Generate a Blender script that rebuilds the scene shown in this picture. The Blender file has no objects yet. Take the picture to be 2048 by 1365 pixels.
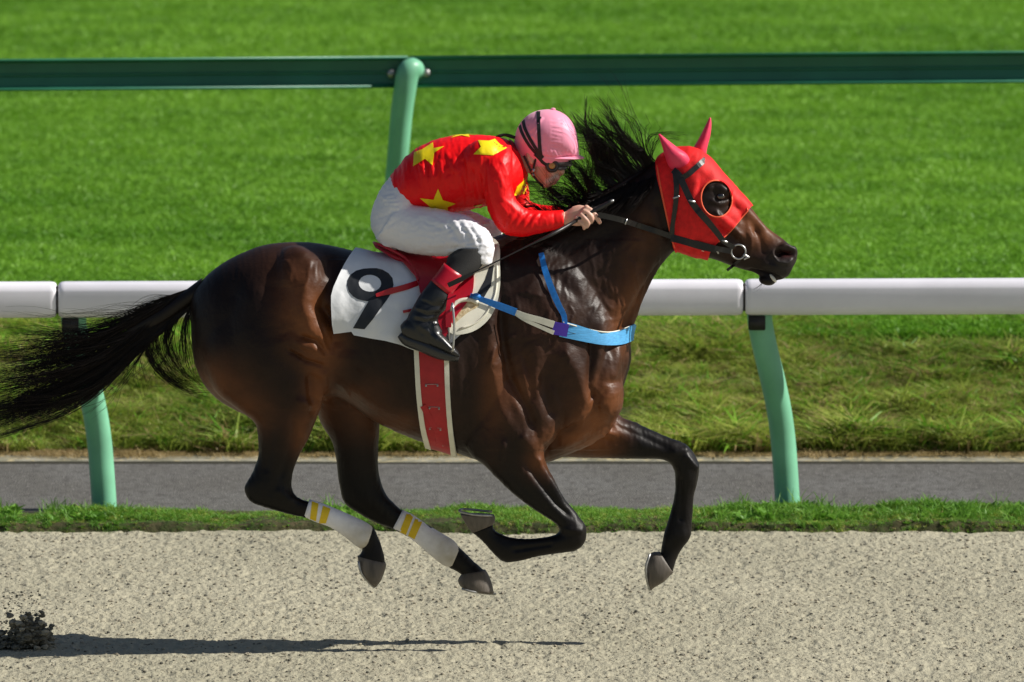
import bpy, bmesh, math, random
import numpy as np
from mathutils import Vector, Matrix, noise as mnoise
from mathutils.bvhtree import BVHTree
random.seed(7); rng = np.random.default_rng(7)
R = math.radians
# ------------------------------------------------------------------ camera, sky, sun, exposure
scn = bpy.context.scene
DIST, PITCH, SC = 45.0, R(5.0), 535.0
F_ = SC * DIST
CX, CY = 1024.0, 682.5
def _ray(px, py):
    u = (px - CX) / F_; v = (CY - py) / F_
    cp, sp = math.cos(PITCH), math.sin(PITCH)
    return np.array([u, cp + v * sp, -sp + v * cp])
_r = _ray(1024, 1295); CAMY = -DIST * math.cos(PITCH); CAMZ = -(_r[2] * (-CAMY) / _r[1])
CAM = np.array([0.0, CAMY, CAMZ])
def P(px, py, Y=0.0):
    """point on the vertical plane y=Y seen at that spot of the side view"""
    d = _ray(px, py); t = (Y - CAMY) / d[1]
    return CAM + d * t
def G(px, py, Z=0.0):
    d = _ray(px, py); t = (Z - CAMZ) / d[2]
    return CAM + d * t
def proj(co):
    co = np.asarray(co, dtype=float); r = co - CAM
    cp, sp = math.cos(PITCH), math.sin(PITCH)
    z = r[..., 1] * cp - r[..., 2] * sp; v = r[..., 1] * sp + r[..., 2] * cp
    return CX + F_ * r[..., 0] / z, CY - F_ * v / z
cam_d = bpy.data.cameras.new("camera"); cam = bpy.data.objects.new("camera", cam_d)
scn.collection.objects.link(cam); scn.camera = cam
cam.location = CAM; cam.rotation_euler = (R(90) - PITCH, 0, 0)
cam_d.sensor_width = 36; cam_d.lens = 36 * F_ / 2048.0
cam_d.clip_start = 1; cam_d.clip_end = 3000
cam_d.dof.use_dof = True; cam_d.dof.focus_distance = DIST - 0.2; cam_d.dof.aperture_fstop = 7.1
SUN_EL, SUN_AZ = R(38), R(90)      # azimuth from +Y towards +X
SUN_TOWARD = R(1.5)                  # turned a little towards the camera side
wd = bpy.data.worlds.new("World"); scn.world = wd; wd.use_nodes = True
nt = wd.node_tree; nt.nodes.clear()
sky = nt.nodes.new("ShaderNodeTexSky"); sky.sky_type = 'NISHITA'; sky.sun_disc = False
sky.sun_elevation = SUN_EL; sky.sun_rotation = SUN_AZ + SUN_TOWARD
bg = nt.nodes.new("ShaderNodeBackground"); bg.inputs[1].default_value = 0.050
ow = nt.nodes.new("ShaderNodeOutputWorld"); nt.links.new(sky.outputs[0], bg.inputs[0]); nt.links.new(bg.outputs[0], ow.inputs[0])
sl = bpy.data.lights.new("sun", 'SUN'); sl.energy = 5.0; sl.angle = R(0.5); sl.color = (1.0, 0.955, 0.88)
sun = bpy.data.objects.new("sun", sl); scn.collection.objects.link(sun)
_az = SUN_AZ + SUN_TOWARD
SUNV = Vector((math.cos(SUN_EL) * math.sin(_az), math.cos(SUN_EL) * math.cos(_az), math.sin(SUN_EL)))
sun.rotation_euler = SUNV.to_track_quat('Z', 'Y').to_euler()
scn.view_settings.view_transform = 'Standard'; scn.view_settings.look = 'None'
scn.view_settings.exposure = 0.28; scn.view_settings.gamma = 1.0; scn.view_settings.use_curve_mapping = False
scn.render.engine = 'CYCLES'

# ------------------------------------------------------------------ material helpers
def mat(name, color=(.5, .5, .5), rough=.5, metal=0, spec=.5, attr=None, var=0.0, vscale=8, bump=0.0, bscale=200, bdist=.002,
        coat=0, sheen=0, trans=0.0, stretch=(1, 1, 1), rvar=0.0, col2=None, vdet=4):
    m = bpy.data.materials.new(name); m.use_nodes = True
    n = m.node_tree.nodes; l = m.node_tree.links; b = n["Principled BSDF"]
    b.inputs["Roughness"].default_value = rough; b.inputs["Metallic"].default_value = metal
    b.inputs["Specular IOR Level"].default_value = spec
    b.inputs["Coat Weight"].default_value = coat; b.inputs["Sheen Weight"].default_value = sheen
    b.inputs["Base Color"].default_value = (*color, 1)
    tc = n.new("ShaderNodeTexCoord"); mp = n.new("ShaderNodeMapping"); mp.inputs["Scale"].default_value = stretch
    l.new(tc.outputs["Object"], mp.inputs[0])
    src = None
    if attr:
        a = n.new("ShaderNodeAttribute"); a.attribute_name = attr; src = a.outputs["Color"]
    if var > 0 or col2:
        nz = n.new("ShaderNodeTexNoise"); nz.inputs["Scale"].default_value = vscale; nz.inputs["Detail"].default_value = vdet
        l.new(mp.outputs[0], nz.inputs["Vector"])
        cr = n.new("ShaderNodeMapRange"); cr.inputs[1].default_value = .3; cr.inputs[2].default_value = .7
        l.new(nz.outputs[0], cr.inputs[0])
        mx = n.new("ShaderNodeMix"); mx.data_type = 'RGBA'
        if col2:
            mx.inputs["A"].default_value = (*color, 1); mx.inputs["B"].default_value = (*col2, 1)
            if src: l.new(src, mx.inputs["A"])
            l.new(cr.outputs[0], mx.inputs["Factor"])
        else:
            mx.blend_type = 'MULTIPLY'; mx.inputs["Factor"].default_value = 1
            cr.inputs[3].default_value = 1 - var; cr.inputs[4].default_value = 1 + var
            mx.inputs["A"].default_value = (*color, 1)
            if src: l.new(src, mx.inputs["A"])
            l.new(cr.outputs[0], mx.inputs["B"])
        src = mx.outputs["Result"]
        if rvar:
            rr = n.new("ShaderNodeMapRange"); rr.inputs[3].default_value = max(0, rough - rvar); rr.inputs[4].default_value = rough + rvar
            l.new(nz.outputs[0], rr.inputs[0]); l.new(rr.outputs[0], b.inputs["Roughness"])
    if src: l.new(src, b.inputs["Base Color"])
    if bump > 0:
        nb = n.new("ShaderNodeTexNoise"); nb.inputs["Scale"].default_value = bscale; nb.inputs["Detail"].default_value = 3
        l.new(mp.outputs[0], nb.inputs["Vector"])
        bp = n.new("ShaderNodeBump"); bp.inputs["Strength"].default_value = bump; bp.inputs["Distance"].default_value = bdist
        l.new(nb.outputs[0], bp.inputs["Height"]); l.new(bp.outputs[0], b.inputs["Normal"])
    if trans > 0:
        out = n["Material Output"]; tr = n.new("ShaderNodeBsdfTranslucent"); ms = n.new("ShaderNodeMixShader")
        ms.inputs[0].default_value = trans
        if src: l.new(src, tr.inputs[0])
        else: tr.inputs[0].default_value = (*color, 1)
        l.new(b.outputs[0], ms.inputs[1]); l.new(tr.outputs[0], ms.inputs[2]); l.new(ms.outputs[0], out.inputs[0])
    return m

M = {}
M['coat'] = mat('coat', rough=.45, spec=.21, attr='Col', var=.26, vscale=14, vdet=8, bump=.30, bscale=95, bdist=.0035, stretch=(.6, 1, 1), rvar=.10)
M['hair'] = mat('hair', (.0065, .0048, .0042), rough=.42, spec=.25, col2=(.011, .007, .0055), vscale=26)
M['hoof'] = mat('hoof', (.11, .092, .075), rough=.6, var=.4, vscale=40, bump=.4, bscale=120, stretch=(1, 1, .2))
M['steel'] = mat('steel', (.5, .5, .5), rough=.35, metal=.9)
M['shoe'] = mat('shoe', (.38, .38, .37), rough=.45, metal=.7, var=.3, vscale=60)
M['bandage'] = mat('bandage', (.78, .73, .75), rough=.85, attr='Col', var=.06, vscale=50, bump=.35, bscale=140, bdist=.003, stretch=(1, 1, 1))
M['yellow_tape'] = mat('yellow_tape', (.80, .55, .01), rough=.5)
M['hood'] = mat('hood', (.70, .014, .015), rough=.6, var=.16, vscale=45, spec=.25, bump=.5, bscale=260, bdist=.002)
M['pipe'] = mat('piping', (.85, .11, .04), rough=.6)
M['ear'] = mat('ear_cover', (.74, .045, .11), rough=.5, spec=.35, bump=.7, bscale=26, bdist=.004)
M['leather'] = mat('black_leather', (.010, .009, .009), rough=.42, bump=.3, bscale=200)
M['boot'] = mat('boot_leather', (.010, .010, .011), rough=.32, spec=.55, bump=.35, bscale=60, bdist=.003)
M['stocking'] = mat('stocking', (.018, .017, .016), rough=.8, bump=.5, bscale=300)
M['redleather'] = mat('red_leather', (.42, .004, .018), rough=.35, var=.1, vscale=20, bump=.15, bscale=120)
M['girth'] = mat('girth', (.40, .010, .016), rough=.55, var=.12, vscale=25, bump=.2, bscale=400)
M['cream'] = mat('cream_pad', (.74, .72, .60), rough=.7, var=.08, vscale=20, bump=.2, bscale=300)
M['cloth'] = mat('number_cloth', (.78, .79, .80), rough=.6, var=.05, vscale=15, bump=.3, bscale=16, bdist=.010)
M['ink'] = mat('black_print', (.012, .014, .018), rough=.5)
M['blue'] = mat('blue_web', (.012, .19, .62), rough=.5, var=.2, vscale=60, bump=.3, bscale=500)
M['lightblue'] = mat('light_blue_web', (.07, .34, .66), rough=.55, var=.2, vscale=70, bump=.3, bscale=500, stretch=(.2, 1, 3))
M['purple'] = mat('purple_patch', (.055, .02, .34), rough=.6)
M['jersey'] = mat('red_silk', (.86, .003, .005), rough=.45, spec=.28, sheen=.0, bump=.35, bscale=26, bdist=.006, stretch=(1, 1, .35))
M['star'] = mat('yellow_silk', (.88, .68, .006), rough=.45, spec=.35, bump=.35, bscale=26, bdist=.006, stretch=(1, 1, .35))
M['breeches'] = mat('white_breeches', (.83, .82, .85), rough=.6, spec=.35, bump=.35, bscale=22, bdist=.006)
M['skin'] = mat('skin', rough=.45, attr='Col', var=.06, vscale=40, spec=.4, bump=.15, bscale=150)
M['skin'].node_tree.nodes["Principled BSDF"].inputs["Subsurface Weight"].default_value = .12
M['skin'].node_tree.nodes["Principled BSDF"].inputs["Subsurface Scale"].default_value = .01
M['helmet'] = mat('pink_silk', (.95, .32, .47), rough=.48, spec=.4, sheen=.3, bump=.3, bscale=35, bdist=.004, stretch=(1, 1, .3))
M['black_band'] = mat('black_elastic', (.012, .012, .012), rough=.6)
M['rubber'] = mat('goggle_rubber', (.02, .02, .022), rough=.35, spec=.6)
M['amber'] = mat('amber_lens', (.42, .24, .04), rough=.1, spec=.8)
M['smoke'] = mat('smoky_plastic', (.10, .095, .10), rough=.18, spec=.8)
M['eye'] = mat('dark_eye', (.008, .006, .005), rough=.06, spec=.8, coat=1)
M['white_rail'] = mat('white_rail', (.84, .82, .88), rough=.42, var=.06, vscale=5, vdet=8, bump=.1, bscale=20)
M['green_rail'] = mat('green_rail', (.024, .17, .098), rough=.4, var=.14, vscale=5, metal=0)
M['mint'] = mat('mint_post', (.19, .50, .31), rough=.42, var=.10, vscale=7, bump=.1, bscale=60)
M['dark_slot'] = mat('dark_bracket', (.018, .016, .014), rough=.6)
M['white_bit'] = mat('white_sock', (.75, .75, .72), rough=.6)
M['tooth'] = mat('tongue_white', (.7, .68, .6), rough=.3)
M['nostril'] = mat('nostril_inside', (.06, .012, .012), rough=.5)

# ------------------------------------------------------------------ object helpers
col = scn.collection
def tag(o, label=None, cat=None, group=None, kind=None):
    if label: o['label'] = label
    if cat: o['category'] = cat
    if group: o['group'] = group
    if kind: o['kind'] = kind
    return o
def empty(name, loc, **k):
    o = bpy.data.objects.new(name, None); col.objects.link(o); o.location = Vector(loc); o.empty_display_size = .1
    return tag(o, **k)
def mesh_obj(name, verts, faces, m, parent=None, smooth=True, colattr=None):
    me = bpy.data.meshes.new(name)
    me.from_pydata([tuple(v) for v in verts] if not isinstance(verts, np.ndarray) else verts.tolist(), [], faces)
    return link(name, me, m, parent, smooth, colattr)
def link(name, me, m, parent=None, smooth=True, colattr=None):
    if smooth: me.polygons.foreach_set("use_smooth", [True] * len(me.polygons))
    me.materials.clear()
    for mm in (m if isinstance(m, list) else [m]): me.materials.append(mm)
    if colattr is not None:
        a = me.color_attributes.new("Col", 'FLOAT_COLOR', 'POINT')
        c = np.ones((len(me.vertices), 4), dtype=np.float32); c[:, :3] = colattr
        a.data.foreach_set("color", c.ravel())
    me.update()
    o = bpy.data.objects.new(name, me); col.objects.link(o)
    if parent is not None:
        o.parent = parent
        o.matrix_parent_inverse = Matrix.Translation(-wloc(parent))
    return o
def wloc(o):
    v = Vector(o.location)
    return v if (o.parent is None or o.type == 'MESH') else v
def add_part(name, vf, m, parent, **k):
    return mesh_obj(name, vf[0], vf[1], m, parent, **k)
def merge(*vfs):
    V = []; F = []
    for v, f in vfs:
        o = len(V); V += [tuple(x) for x in v]; F += [tuple(i + o for i in q) for q in f]
    return V, F
def catmull(A, n):
    """A: (k,d) stations -> resampled (k-1)*n+1"""
    A = np.asarray(A, float); k = len(A)
    E = np.vstack([2 * A[0] - A[1], A, 2 * A[-1] - A[-2]]); out = []
    for i in range(k - 1):
        p0, p1, p2, p3 = E[i:i + 4]
        for t in np.arange(n) / n:
            out.append(.5 * ((2 * p1) + (-p0 + p2) * t + (2 * p0 - 5 * p1 + 4 * p2 - p3) * t * t + (-p0 + 3 * p1 - 3 * p2 + p3) * t ** 3))
    out.append(A[-1]); return np.array(out)
def loft(st, n=28, sub=3, ex=1.0, grow=1.0, egg=0.0):
    """st rows: ax,ay,bx,by,yc,hw (px outline pair, depth centre m, half depth m)"""
    A = catmull(np.array([s[:6] for s in st], float), sub)
    V = []; F = []
    for s in A:
        a = P(s[0], s[1], s[4]); b = P(s[2], s[3], s[4]); c = (a + b) / 2; h = (a - b) / 2 * grow
        for k in range(n):
            t = 2 * math.pi * k / n; ct, st_ = math.cos(t), math.sin(t)
            e = 2 / (2 * ex) if ex != 1 else 1
            cc = math.copysign(abs(ct) ** e, ct); ss = math.copysign(abs(st_) ** e, st_)
            w = s[5] * grow * (1 - egg * ct)
            V.append(c + h * cc + np.array([0, -w * ss, 0]))
    m = len(A)
    for i in range(m - 1):
        for k in range(n):
            F.append((i * n + k, i * n + (k + 1) % n, (i + 1) * n + (k + 1) % n, (i + 1) * n + k))
    c0 = len(V); V.append(np.mean(V[:n], axis=0)); V.append(np.mean(V[(m - 1) * n:m * n], axis=0))
    for k in range(n):
        F.append((c0, (k + 1) % n, k)); F.append((c0 + 1, (m - 1) * n + k, (m - 1) * n + (k + 1) % n))
    return V, F
def tube(pts, rad, n=10, sub=3, flat=1.0, caps=True):
    """world-space tube. pts (k,3); rad number or list; flat squashes across y"""
    pts = np.asarray(pts, float); k = len(pts)
    r = np.full(k, rad) if np.isscalar(rad) else np.asarray(rad, float)
    A = catmull(np.column_stack([pts, r]), sub) if sub > 1 and k > 1 else np.column_stack([pts, r])
    p = A[:, :3]; r = A[:, 3]
    T = np.gradient(p, axis=0); T /= np.maximum(np.linalg.norm(T, axis=1), 1e-9)[:, None]
    V = []; F = []; m = len(p)
    up = np.array([0, -1.0, 0])
    for i in range(m):
        s = np.cross(T[i], up)
        if np.linalg.norm(s) < 1e-3: s = np.cross(T[i], np.array([1.0, 0, 0]))
        s /= np.linalg.norm(s); q = np.cross(s, T[i])
        for j in range(n):
            t = 2 * math.pi * j / n
            V.append(p[i] + r[i] * (math.cos(t) * s + math.sin(t) * flat * q))
    for i in range(m - 1):
        for j in range(n):
            F.append((i * n + j, i * n + (j + 1) % n, (i + 1) * n + (j + 1) % n, (i + 1) * n + j))
    if caps:
        F.append(tuple(range(n - 1, -1, -1))); F.append(tuple((m - 1) * n + j for j in range(n)))
    return V, F
def ptube(pl, rad, Y=0, **k):
    return tube([P(q[0], q[1], q[2] if len(q) > 2 else Y) for q in pl], rad, **k)
def ellipsoid(c, r, n=24, m=14, rot=0.0):
    V = []; F = []; cr, sr = math.cos(rot), math.sin(rot)
    for i in range(m + 1):
        th = math.pi * i / m
        for j in range(n):
            ph = 2 * math.pi * j / n
            x = r[0] * math.sin(th) * math.cos(ph); y = r[1] * math.sin(th) * math.sin(ph); z = r[2] * math.cos(th)
            V.append((c[0] + x * cr - z * sr, c[1] + y, c[2] + x * sr + z * cr))
    for i in range(m):
        for j in range(n):
            F.append((i * n + j, (i + 1) * n + j, (i + 1) * n + (j + 1) % n, i * n + (j + 1) % n))
    return V, F
def box(c, s, rot=0.0, bevel=0):
    bm = bmesh.new(); bmesh.ops.create_cube(bm, size=1)
    for v in bm.verts: v.co = Vector((v.co.x * s[0], v.co.y * s[1], v.co.z * s[2]))
    if bevel: bmesh.ops.bevel(bm, geom=bm.edges[:], offset=bevel, segments=2, affect='EDGES')
    mr = Matrix.Rotation(rot, 3, 'Y')
    for v in bm.verts: v.co = mr @ v.co + Vector(c)
    bm.verts.index_update()
    out = ([tuple(v.co) for v in bm.verts], [tuple(v.index for v in f.verts) for f in bm.faces]); bm.free(); return out
def remesh(vf, voxel):
    me = bpy.data.meshes.new("tmp"); me.from_pydata([tuple(v) for v in vf[0]], [], vf[1])
    bm = bmesh.new(); bm.from_mesh(me); bmesh.ops.recalc_face_normals(bm, faces=bm.faces[:]); bm.to_mesh(me); bm.free()
    o = bpy.data.objects.new("tmp", me); col.objects.link(o)
    md = o.modifiers.new("r", 'REMESH'); md.mode = 'VOXEL'; md.voxel_size = voxel; md.adaptivity = 0
    dg = bpy.context.evaluated_depsgraph_get(); ev = o.evaluated_get(dg)
    out = bpy.data.meshes.new_from_object(ev)
    bpy.data.objects.remove(o); bpy.data.meshes.remove(me)
    return out
def get_co(me):
    a = np.empty(len(me.vertices) * 3, np.float32); me.vertices.foreach_get("co", a); return a.reshape(-1, 3).astype(float)
def set_co(me, c):
    me.vertices.foreach_set("co", np.asarray(c, np.float32).ravel()); me.update()
def get_no(me):
    a = np.empty(len(me.vertices) * 3, np.float32); me.vertices.foreach_get("normal", a); return a.reshape(-1, 3).astype(float)
def edges(me):
    a = np.empty(len(me.edges) * 2, np.int32); me.edges.foreach_get("vertices", a); return a.reshape(-1, 2)
def laplace(me, iters, w=None, taubin=True, lam=.6):
    e = edges(me); c = get_co(me); n = len(c)
    deg = np.bincount(e[:, 0], minlength=n) + np.bincount(e[:, 1], minlength=n)
    w = np.ones(n) if w is None else w
    def step(c, f):
        s = np.empty_like(c)
        for k in range(3):
            s[:, k] = np.bincount(e[:, 0], c[e[:, 1], k], n) + np.bincount(e[:, 1], c[e[:, 0], k], n)
        return c + (f * w)[:, None] * (s / np.maximum(deg, 1)[:, None] - c)
    for i in range(iters):
        c = step(c, lam)
        if taubin: c = step(c, -lam * 1.03)
    set_co(me, c); return c
def seg_dist(px, py, line):
    """distance in px from points to polyline, plus parameter 0..1"""
    best = np.full(px.shape, 1e9); par = np.zeros(px.shape); L = len(line) - 1
    if L == 0: return np.hypot(px - line[0][0], py - line[0][1]), par
    for i in range(L):
        x0, y0 = line[i][:2]; x1, y1 = line[i + 1][:2]; dx, dy = x1 - x0, y1 - y0
        t = np.clip(((px - x0) * dx + (py - y0) * dy) / (dx * dx + dy * dy + 1e-9), 0, 1)
        d = np.hypot(px - x0 - t * dx, py - y0 - t * dy); k = d < best
        best[k] = d[k]; par[k] = (i + t[k]) / L
    return best, par
def stroke_w(px, py, line, sig, taper=True):
    d, t = seg_dist(px, py, line); w = np.exp(-(d / sig) ** 2)
    if taper and len(line) > 2: w *= np.clip(np.minimum(t, 1 - t) * 6 + .25, 0, 1)
    return w
def sculpt(me, strokes, side='both'):
    """strokes: (line, sigma px, amp mm[, 'near'/'far'/'both'])"""
    c = get_co(me); n = get_no(me); px, py = proj(c)
    fac = np.clip((np.abs(n[:, 1]) - .15) / .45, 0, 1); D = np.zeros(len(c))
    for s in strokes:
        sd = s[3] if len(s) > 3 else side
        w = stroke_w(px, py, s[0], s[1]) * fac
        if sd == 'near': w = w * (n[:, 1] < 0) * (c[:, 1] < .03)
        if sd == 'far': w = w * (c[:, 1] > 0)
        D += w * s[2] * .001
    c += n * D[:, None]; set_co(me, c)
def in_poly(x, y, poly):
    ins = np.zeros(x.shape, bool); j = len(poly) - 1
    for i in range(len(poly)):
        xi, yi = poly[i]; xj, yj = poly[j]
        k = ((yi > y) != (yj > y)) & (x < (xj - xi) * (y - yi) / (yj - yi + 1e-12) + xi)
        ins ^= k; j = i
    return ins
def ellipse_poly(cx, cy, rx, ry, n=28, rot=0):
    return [(cx + rx * math.cos(t) * math.cos(rot) - ry * math.sin(t) * math.sin(rot), cy + rx * math.cos(t) * math.sin(rot) + ry * math.sin(t) * math.cos(rot))
            for t in [2 * math.pi * i / n for i in range(n)]]
def smooth_poly(poly, n=4, closed=True):
    A = np.array(poly, float)
    if closed:
        B = np.vstack([A[-1:], A, A[:2]]); out = []
        for i in range(len(A)):
            p0, p1, p2, p3 = B[i:i + 4] if i + 4 <= len(B) else (B[i], B[i + 1], B[i + 2], B[1])
            for t in np.arange(n) / n:
                out.append(tuple(.5 * ((2 * p1) + (-p0 + p2) * t + (2 * p0 - 5 * p1 + 4 * p2 - p3) * t * t + (-p0 + 3 * p1 - 3 * p2 + p3) * t ** 3)))
        return out
    return [tuple(p) for p in catmull(A, n)]
def shell(me_src, poly, off, name, m, parent=None, holes=(), ymax=None, thick=.003, relax=0, smooth_src=0, ripple=None):
    """a layer worn over the body: the part of the surface inside the side-view outline, lifted off and given thickness"""
    c = get_co(me_src); px, py = proj(c)
    xs = [p[0] for p in poly]; ys = [p[1] for p in poly]
    keep = (px > min(xs) - 14) & (px < max(xs) + 14) & (py > min(ys) - 14) & (py < max(ys) + 14)
    if ymax is not None: keep &= c[:, 1] < ymax
    nf = len(me_src.polygons); lt = np.empty(nf, np.int32); me_src.polygons.foreach_get("loop_total", lt)
    li = np.empty(len(me_src.loops), np.int32); me_src.loops.foreach_get("vertex_index", li)
    no = get_no(me_src); F = []; s = 0
    starts = np.concatenate([[0], np.cumsum(lt)[:-1]])
    kf = np.logical_and.reduceat(keep[li], starts)
    idx = np.nonzero(kf)[0]; used = {}
    V = []
    for f in idx:
        q = []
        for v in li[starts[f]:starts[f] + lt[f]]:
            v = int(v)
            if v not in used: used[v] = len(V); V.append(c[v] + no[v] * off)
            q.append(used[v])
        F.append(tuple(q))
    me = bpy.data.meshes.new(name); me.from_pydata([tuple(v) for v in V], [], F)
    if relax: laplace(me, relax, taubin=False, lam=.5)
    if ripple:
        cc = get_co(me); me.update(); nn = get_no(me); qx, qy = proj(cc); cc += nn * ripple(qx, qy, cc)[:, None]; set_co(me, cc)
    bm = bmesh.new(); bm.from_mesh(me); bpy.data.meshes.remove(me)
    for pl in [poly] + list(holes):
        for i in range(len(pl)):
            a = P(*pl[i], 0); b = P(*pl[(i + 1) % len(pl)], 0); d = _ray(*pl[i])
            nrm = np.cross(b - a, d)
            if np.linalg.norm(nrm) < 1e-9: continue
            # only cut geometry near this edge
            mx = (min(pl[i][0], pl[(i + 1) % len(pl)][0]) - 9, max(pl[i][0], pl[(i + 1) % len(pl)][0]) + 9,
                  min(pl[i][1], pl[(i + 1) % len(pl)][1]) - 9, max(pl[i][1], pl[(i + 1) % len(pl)][1]) + 9)
            cc = np.array([v.co[:] for v in bm.verts]); qx, qy = proj(cc)
            near = (qx > mx[0]) & (qx < mx[1]) & (qy > mx[2]) & (qy < mx[3])
            bm.verts.ensure_lookup_table(); bm.verts.index_update()
            fs = [f for f in bm.faces if any(near[v.index] for v in f.verts)]
            if not fs: continue
            es = {e for f in fs for e in f.edges}; vs = {v for f in fs for v in f.verts}
            bmesh.ops.bisect_plane(bm, geom=list(vs) + list(es) + fs, dist=1e-5, plane_co=Vector(a), plane_no=Vector(nrm).normalized())
    fc = np.array([f.calc_center_median()[:] for f in bm.faces]); qx, qy = proj(fc)
    ok = in_poly(qx, qy, poly)
    for h in holes: ok &= ~in_poly(qx, qy, h)
    bm.faces.ensure_lookup_table()
    bmesh.ops.delete(bm, geom=[f for f, k in zip(bm.faces[:], ok) if not k], context='FACES')
    me = bpy.data.meshes.new(name); bm.to_mesh(me); bm.free()
    o = link(name, me, m, parent)
    if thick:
        md = o.modifiers.new("thick", 'SOLIDIFY'); md.thickness = thick; md.offset = 1
        es_ = o.modifiers.new("crisp", 'EDGE_SPLIT'); es_.split_angle = R(50)
    es_ = o.modifiers.new("crisp", 'EDGE_SPLIT'); es_.split_angle = R(50)
    return o
def make_bvh(me):
    c = get_co(me); pol = [tuple(p.vertices) for p in me.polygons]
    return BVHTree.FromPolygons([Vector(v) for v in c], pol)
def onto(bvh, px, py, off=0.0, fallback=None):
    d = Vector(_ray(px, py)).normalized(); o = Vector(P(px, py, -2.0))
    h = bvh.ray_cast(o, d)
    if h[0] is None:
        if fallback is not None: return P(px, py, fallback)
        q = Vector(P(px, py, -.1)); h = bvh.find_nearest(q); return np.array(h[0] + h[1] * off)
    return np.array(h[0] - d * off)
def decal(poly, bvh, off, name, m, parent, cell=7.0, thick=.0012, fallback=None, holes=()):
    """flat print or strap laid on a surface: fine cells inside the outline, dropped onto the surface below"""
    bm = bmesh.new(); vs = [bm.verts.new((p[0], p[1], 0)) for p in poly]; bm.faces.new(vs)
    bmesh.ops.triangulate(bm, faces=bm.faces[:])
    xs = [p[0] for p in poly]; ys = [p[1] for p in poly]
    for ax, lo, hi in ((0, min(xs), max(xs)), (1, min(ys), max(ys))):
        x = lo + cell
        while x < hi:
            co = Vector((0, 0, 0)); co[ax] = x; no = Vector((0, 0, 0)); no[ax] = 1
            bmesh.ops.bisect_plane(bm, geom=bm.verts[:] + bm.edges[:] + bm.faces[:], dist=1e-4, plane_co=co, plane_no=no); x += cell
    for h in holes:
        for i in range(len(h)):
            a = Vector((*h[i], 0)); b = Vector((*h[(i + 1) % len(h)], 0)); e = b - a
            bmesh.ops.bisect_plane(bm, geom=bm.verts[:] + bm.edges[:] + bm.faces[:], dist=1e-4, plane_co=a, plane_no=Vector((e.y, -e.x, 0)).normalized())
        dl = [f for f in bm.faces if in_poly(np.array([f.calc_center_median().x]), np.array([f.calc_center_median().y]), h)[0]]
        bmesh.ops.delete(bm, geom=dl, context='FACES')
    for v in bm.verts: v.co = Vector(onto(bvh, v.co.x, v.co.y, off, fallback))
    bmesh.ops.recalc_face_normals(bm, faces=bm.faces[:])
    for f in bm.faces[:1]:
        if sum(ff.normal.y * ff.calc_area() for ff in bm.faces) > 0: bmesh.ops.reverse_faces(bm, faces=bm.faces[:])
    me = bpy.data.meshes.new(name); bm.to_mesh(me); bm.free()
    o = link(name, me, m, parent)
    md = o.modifiers.new("thick", 'SOLIDIFY'); md.thickness = thick; md.offset = 1
    es_ = o.modifiers.new("crisp", 'EDGE_SPLIT'); es_.split_angle = R(50)
    return o
def strip(line, w, sub=5):
    """polyline -> ribbon outline in the side view"""
    A = catmull(np.array([q[:2] for q in line], float), sub) if sub > 1 else np.array([q[:2] for q in line], float)
    T = np.gradient(A, axis=0); T /= np.linalg.norm(T, axis=1)[:, None]; N = np.column_stack([-T[:, 1], T[:, 0]])
    ww = np.full(len(A), w / 2) if np.isscalar(w) else np.interp(np.linspace(0, 1, len(A)), np.linspace(0, 1, len(w)), w) / 2
    return [tuple(p) for p in A + N * ww[:, None]] + [tuple(p) for p in (A - N * ww[:, None])[::-1]]
def surf_line(bvh, line, off, sub=4, fallback=None):
    return [onto(bvh, p[0], p[1], off, fallback) for p in catmull(np.array(line, float), sub)]
# value noise in numpy ------------------------------------------------
def vnoise(x, y, seed=0):
    xi = np.floor(x).astype(np.int64); yi = np.floor(y).astype(np.int64); fx = x - xi; fy = y - yi
    def h(a, b):
        n = (a * 374761393 + b * 668265263 + seed * 1442695041) & 0xffffffff
        n = ((n ^ (n >> 13)) * 1274126177) & 0xffffffff; n = n ^ (n >> 16)
        return (n & 0xffff) / 65535.0
    fx = fx * fx * (3 - 2 * fx); fy = fy * fy * (3 - 2 * fy)
    return (h(xi, yi) * (1 - fx) + h(xi + 1, yi) * fx) * (1 - fy) + (h(xi, yi + 1) * (1 - fx) + h(xi + 1, yi + 1) * fx) * fy
def fbm(x, y, o=4, seed=0):
    s = 0; a = .5
    for i in range(o): s = s + a * vnoise(x * 2 ** i, y * 2 ** i, seed + i); a *= .5
    return s

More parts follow.
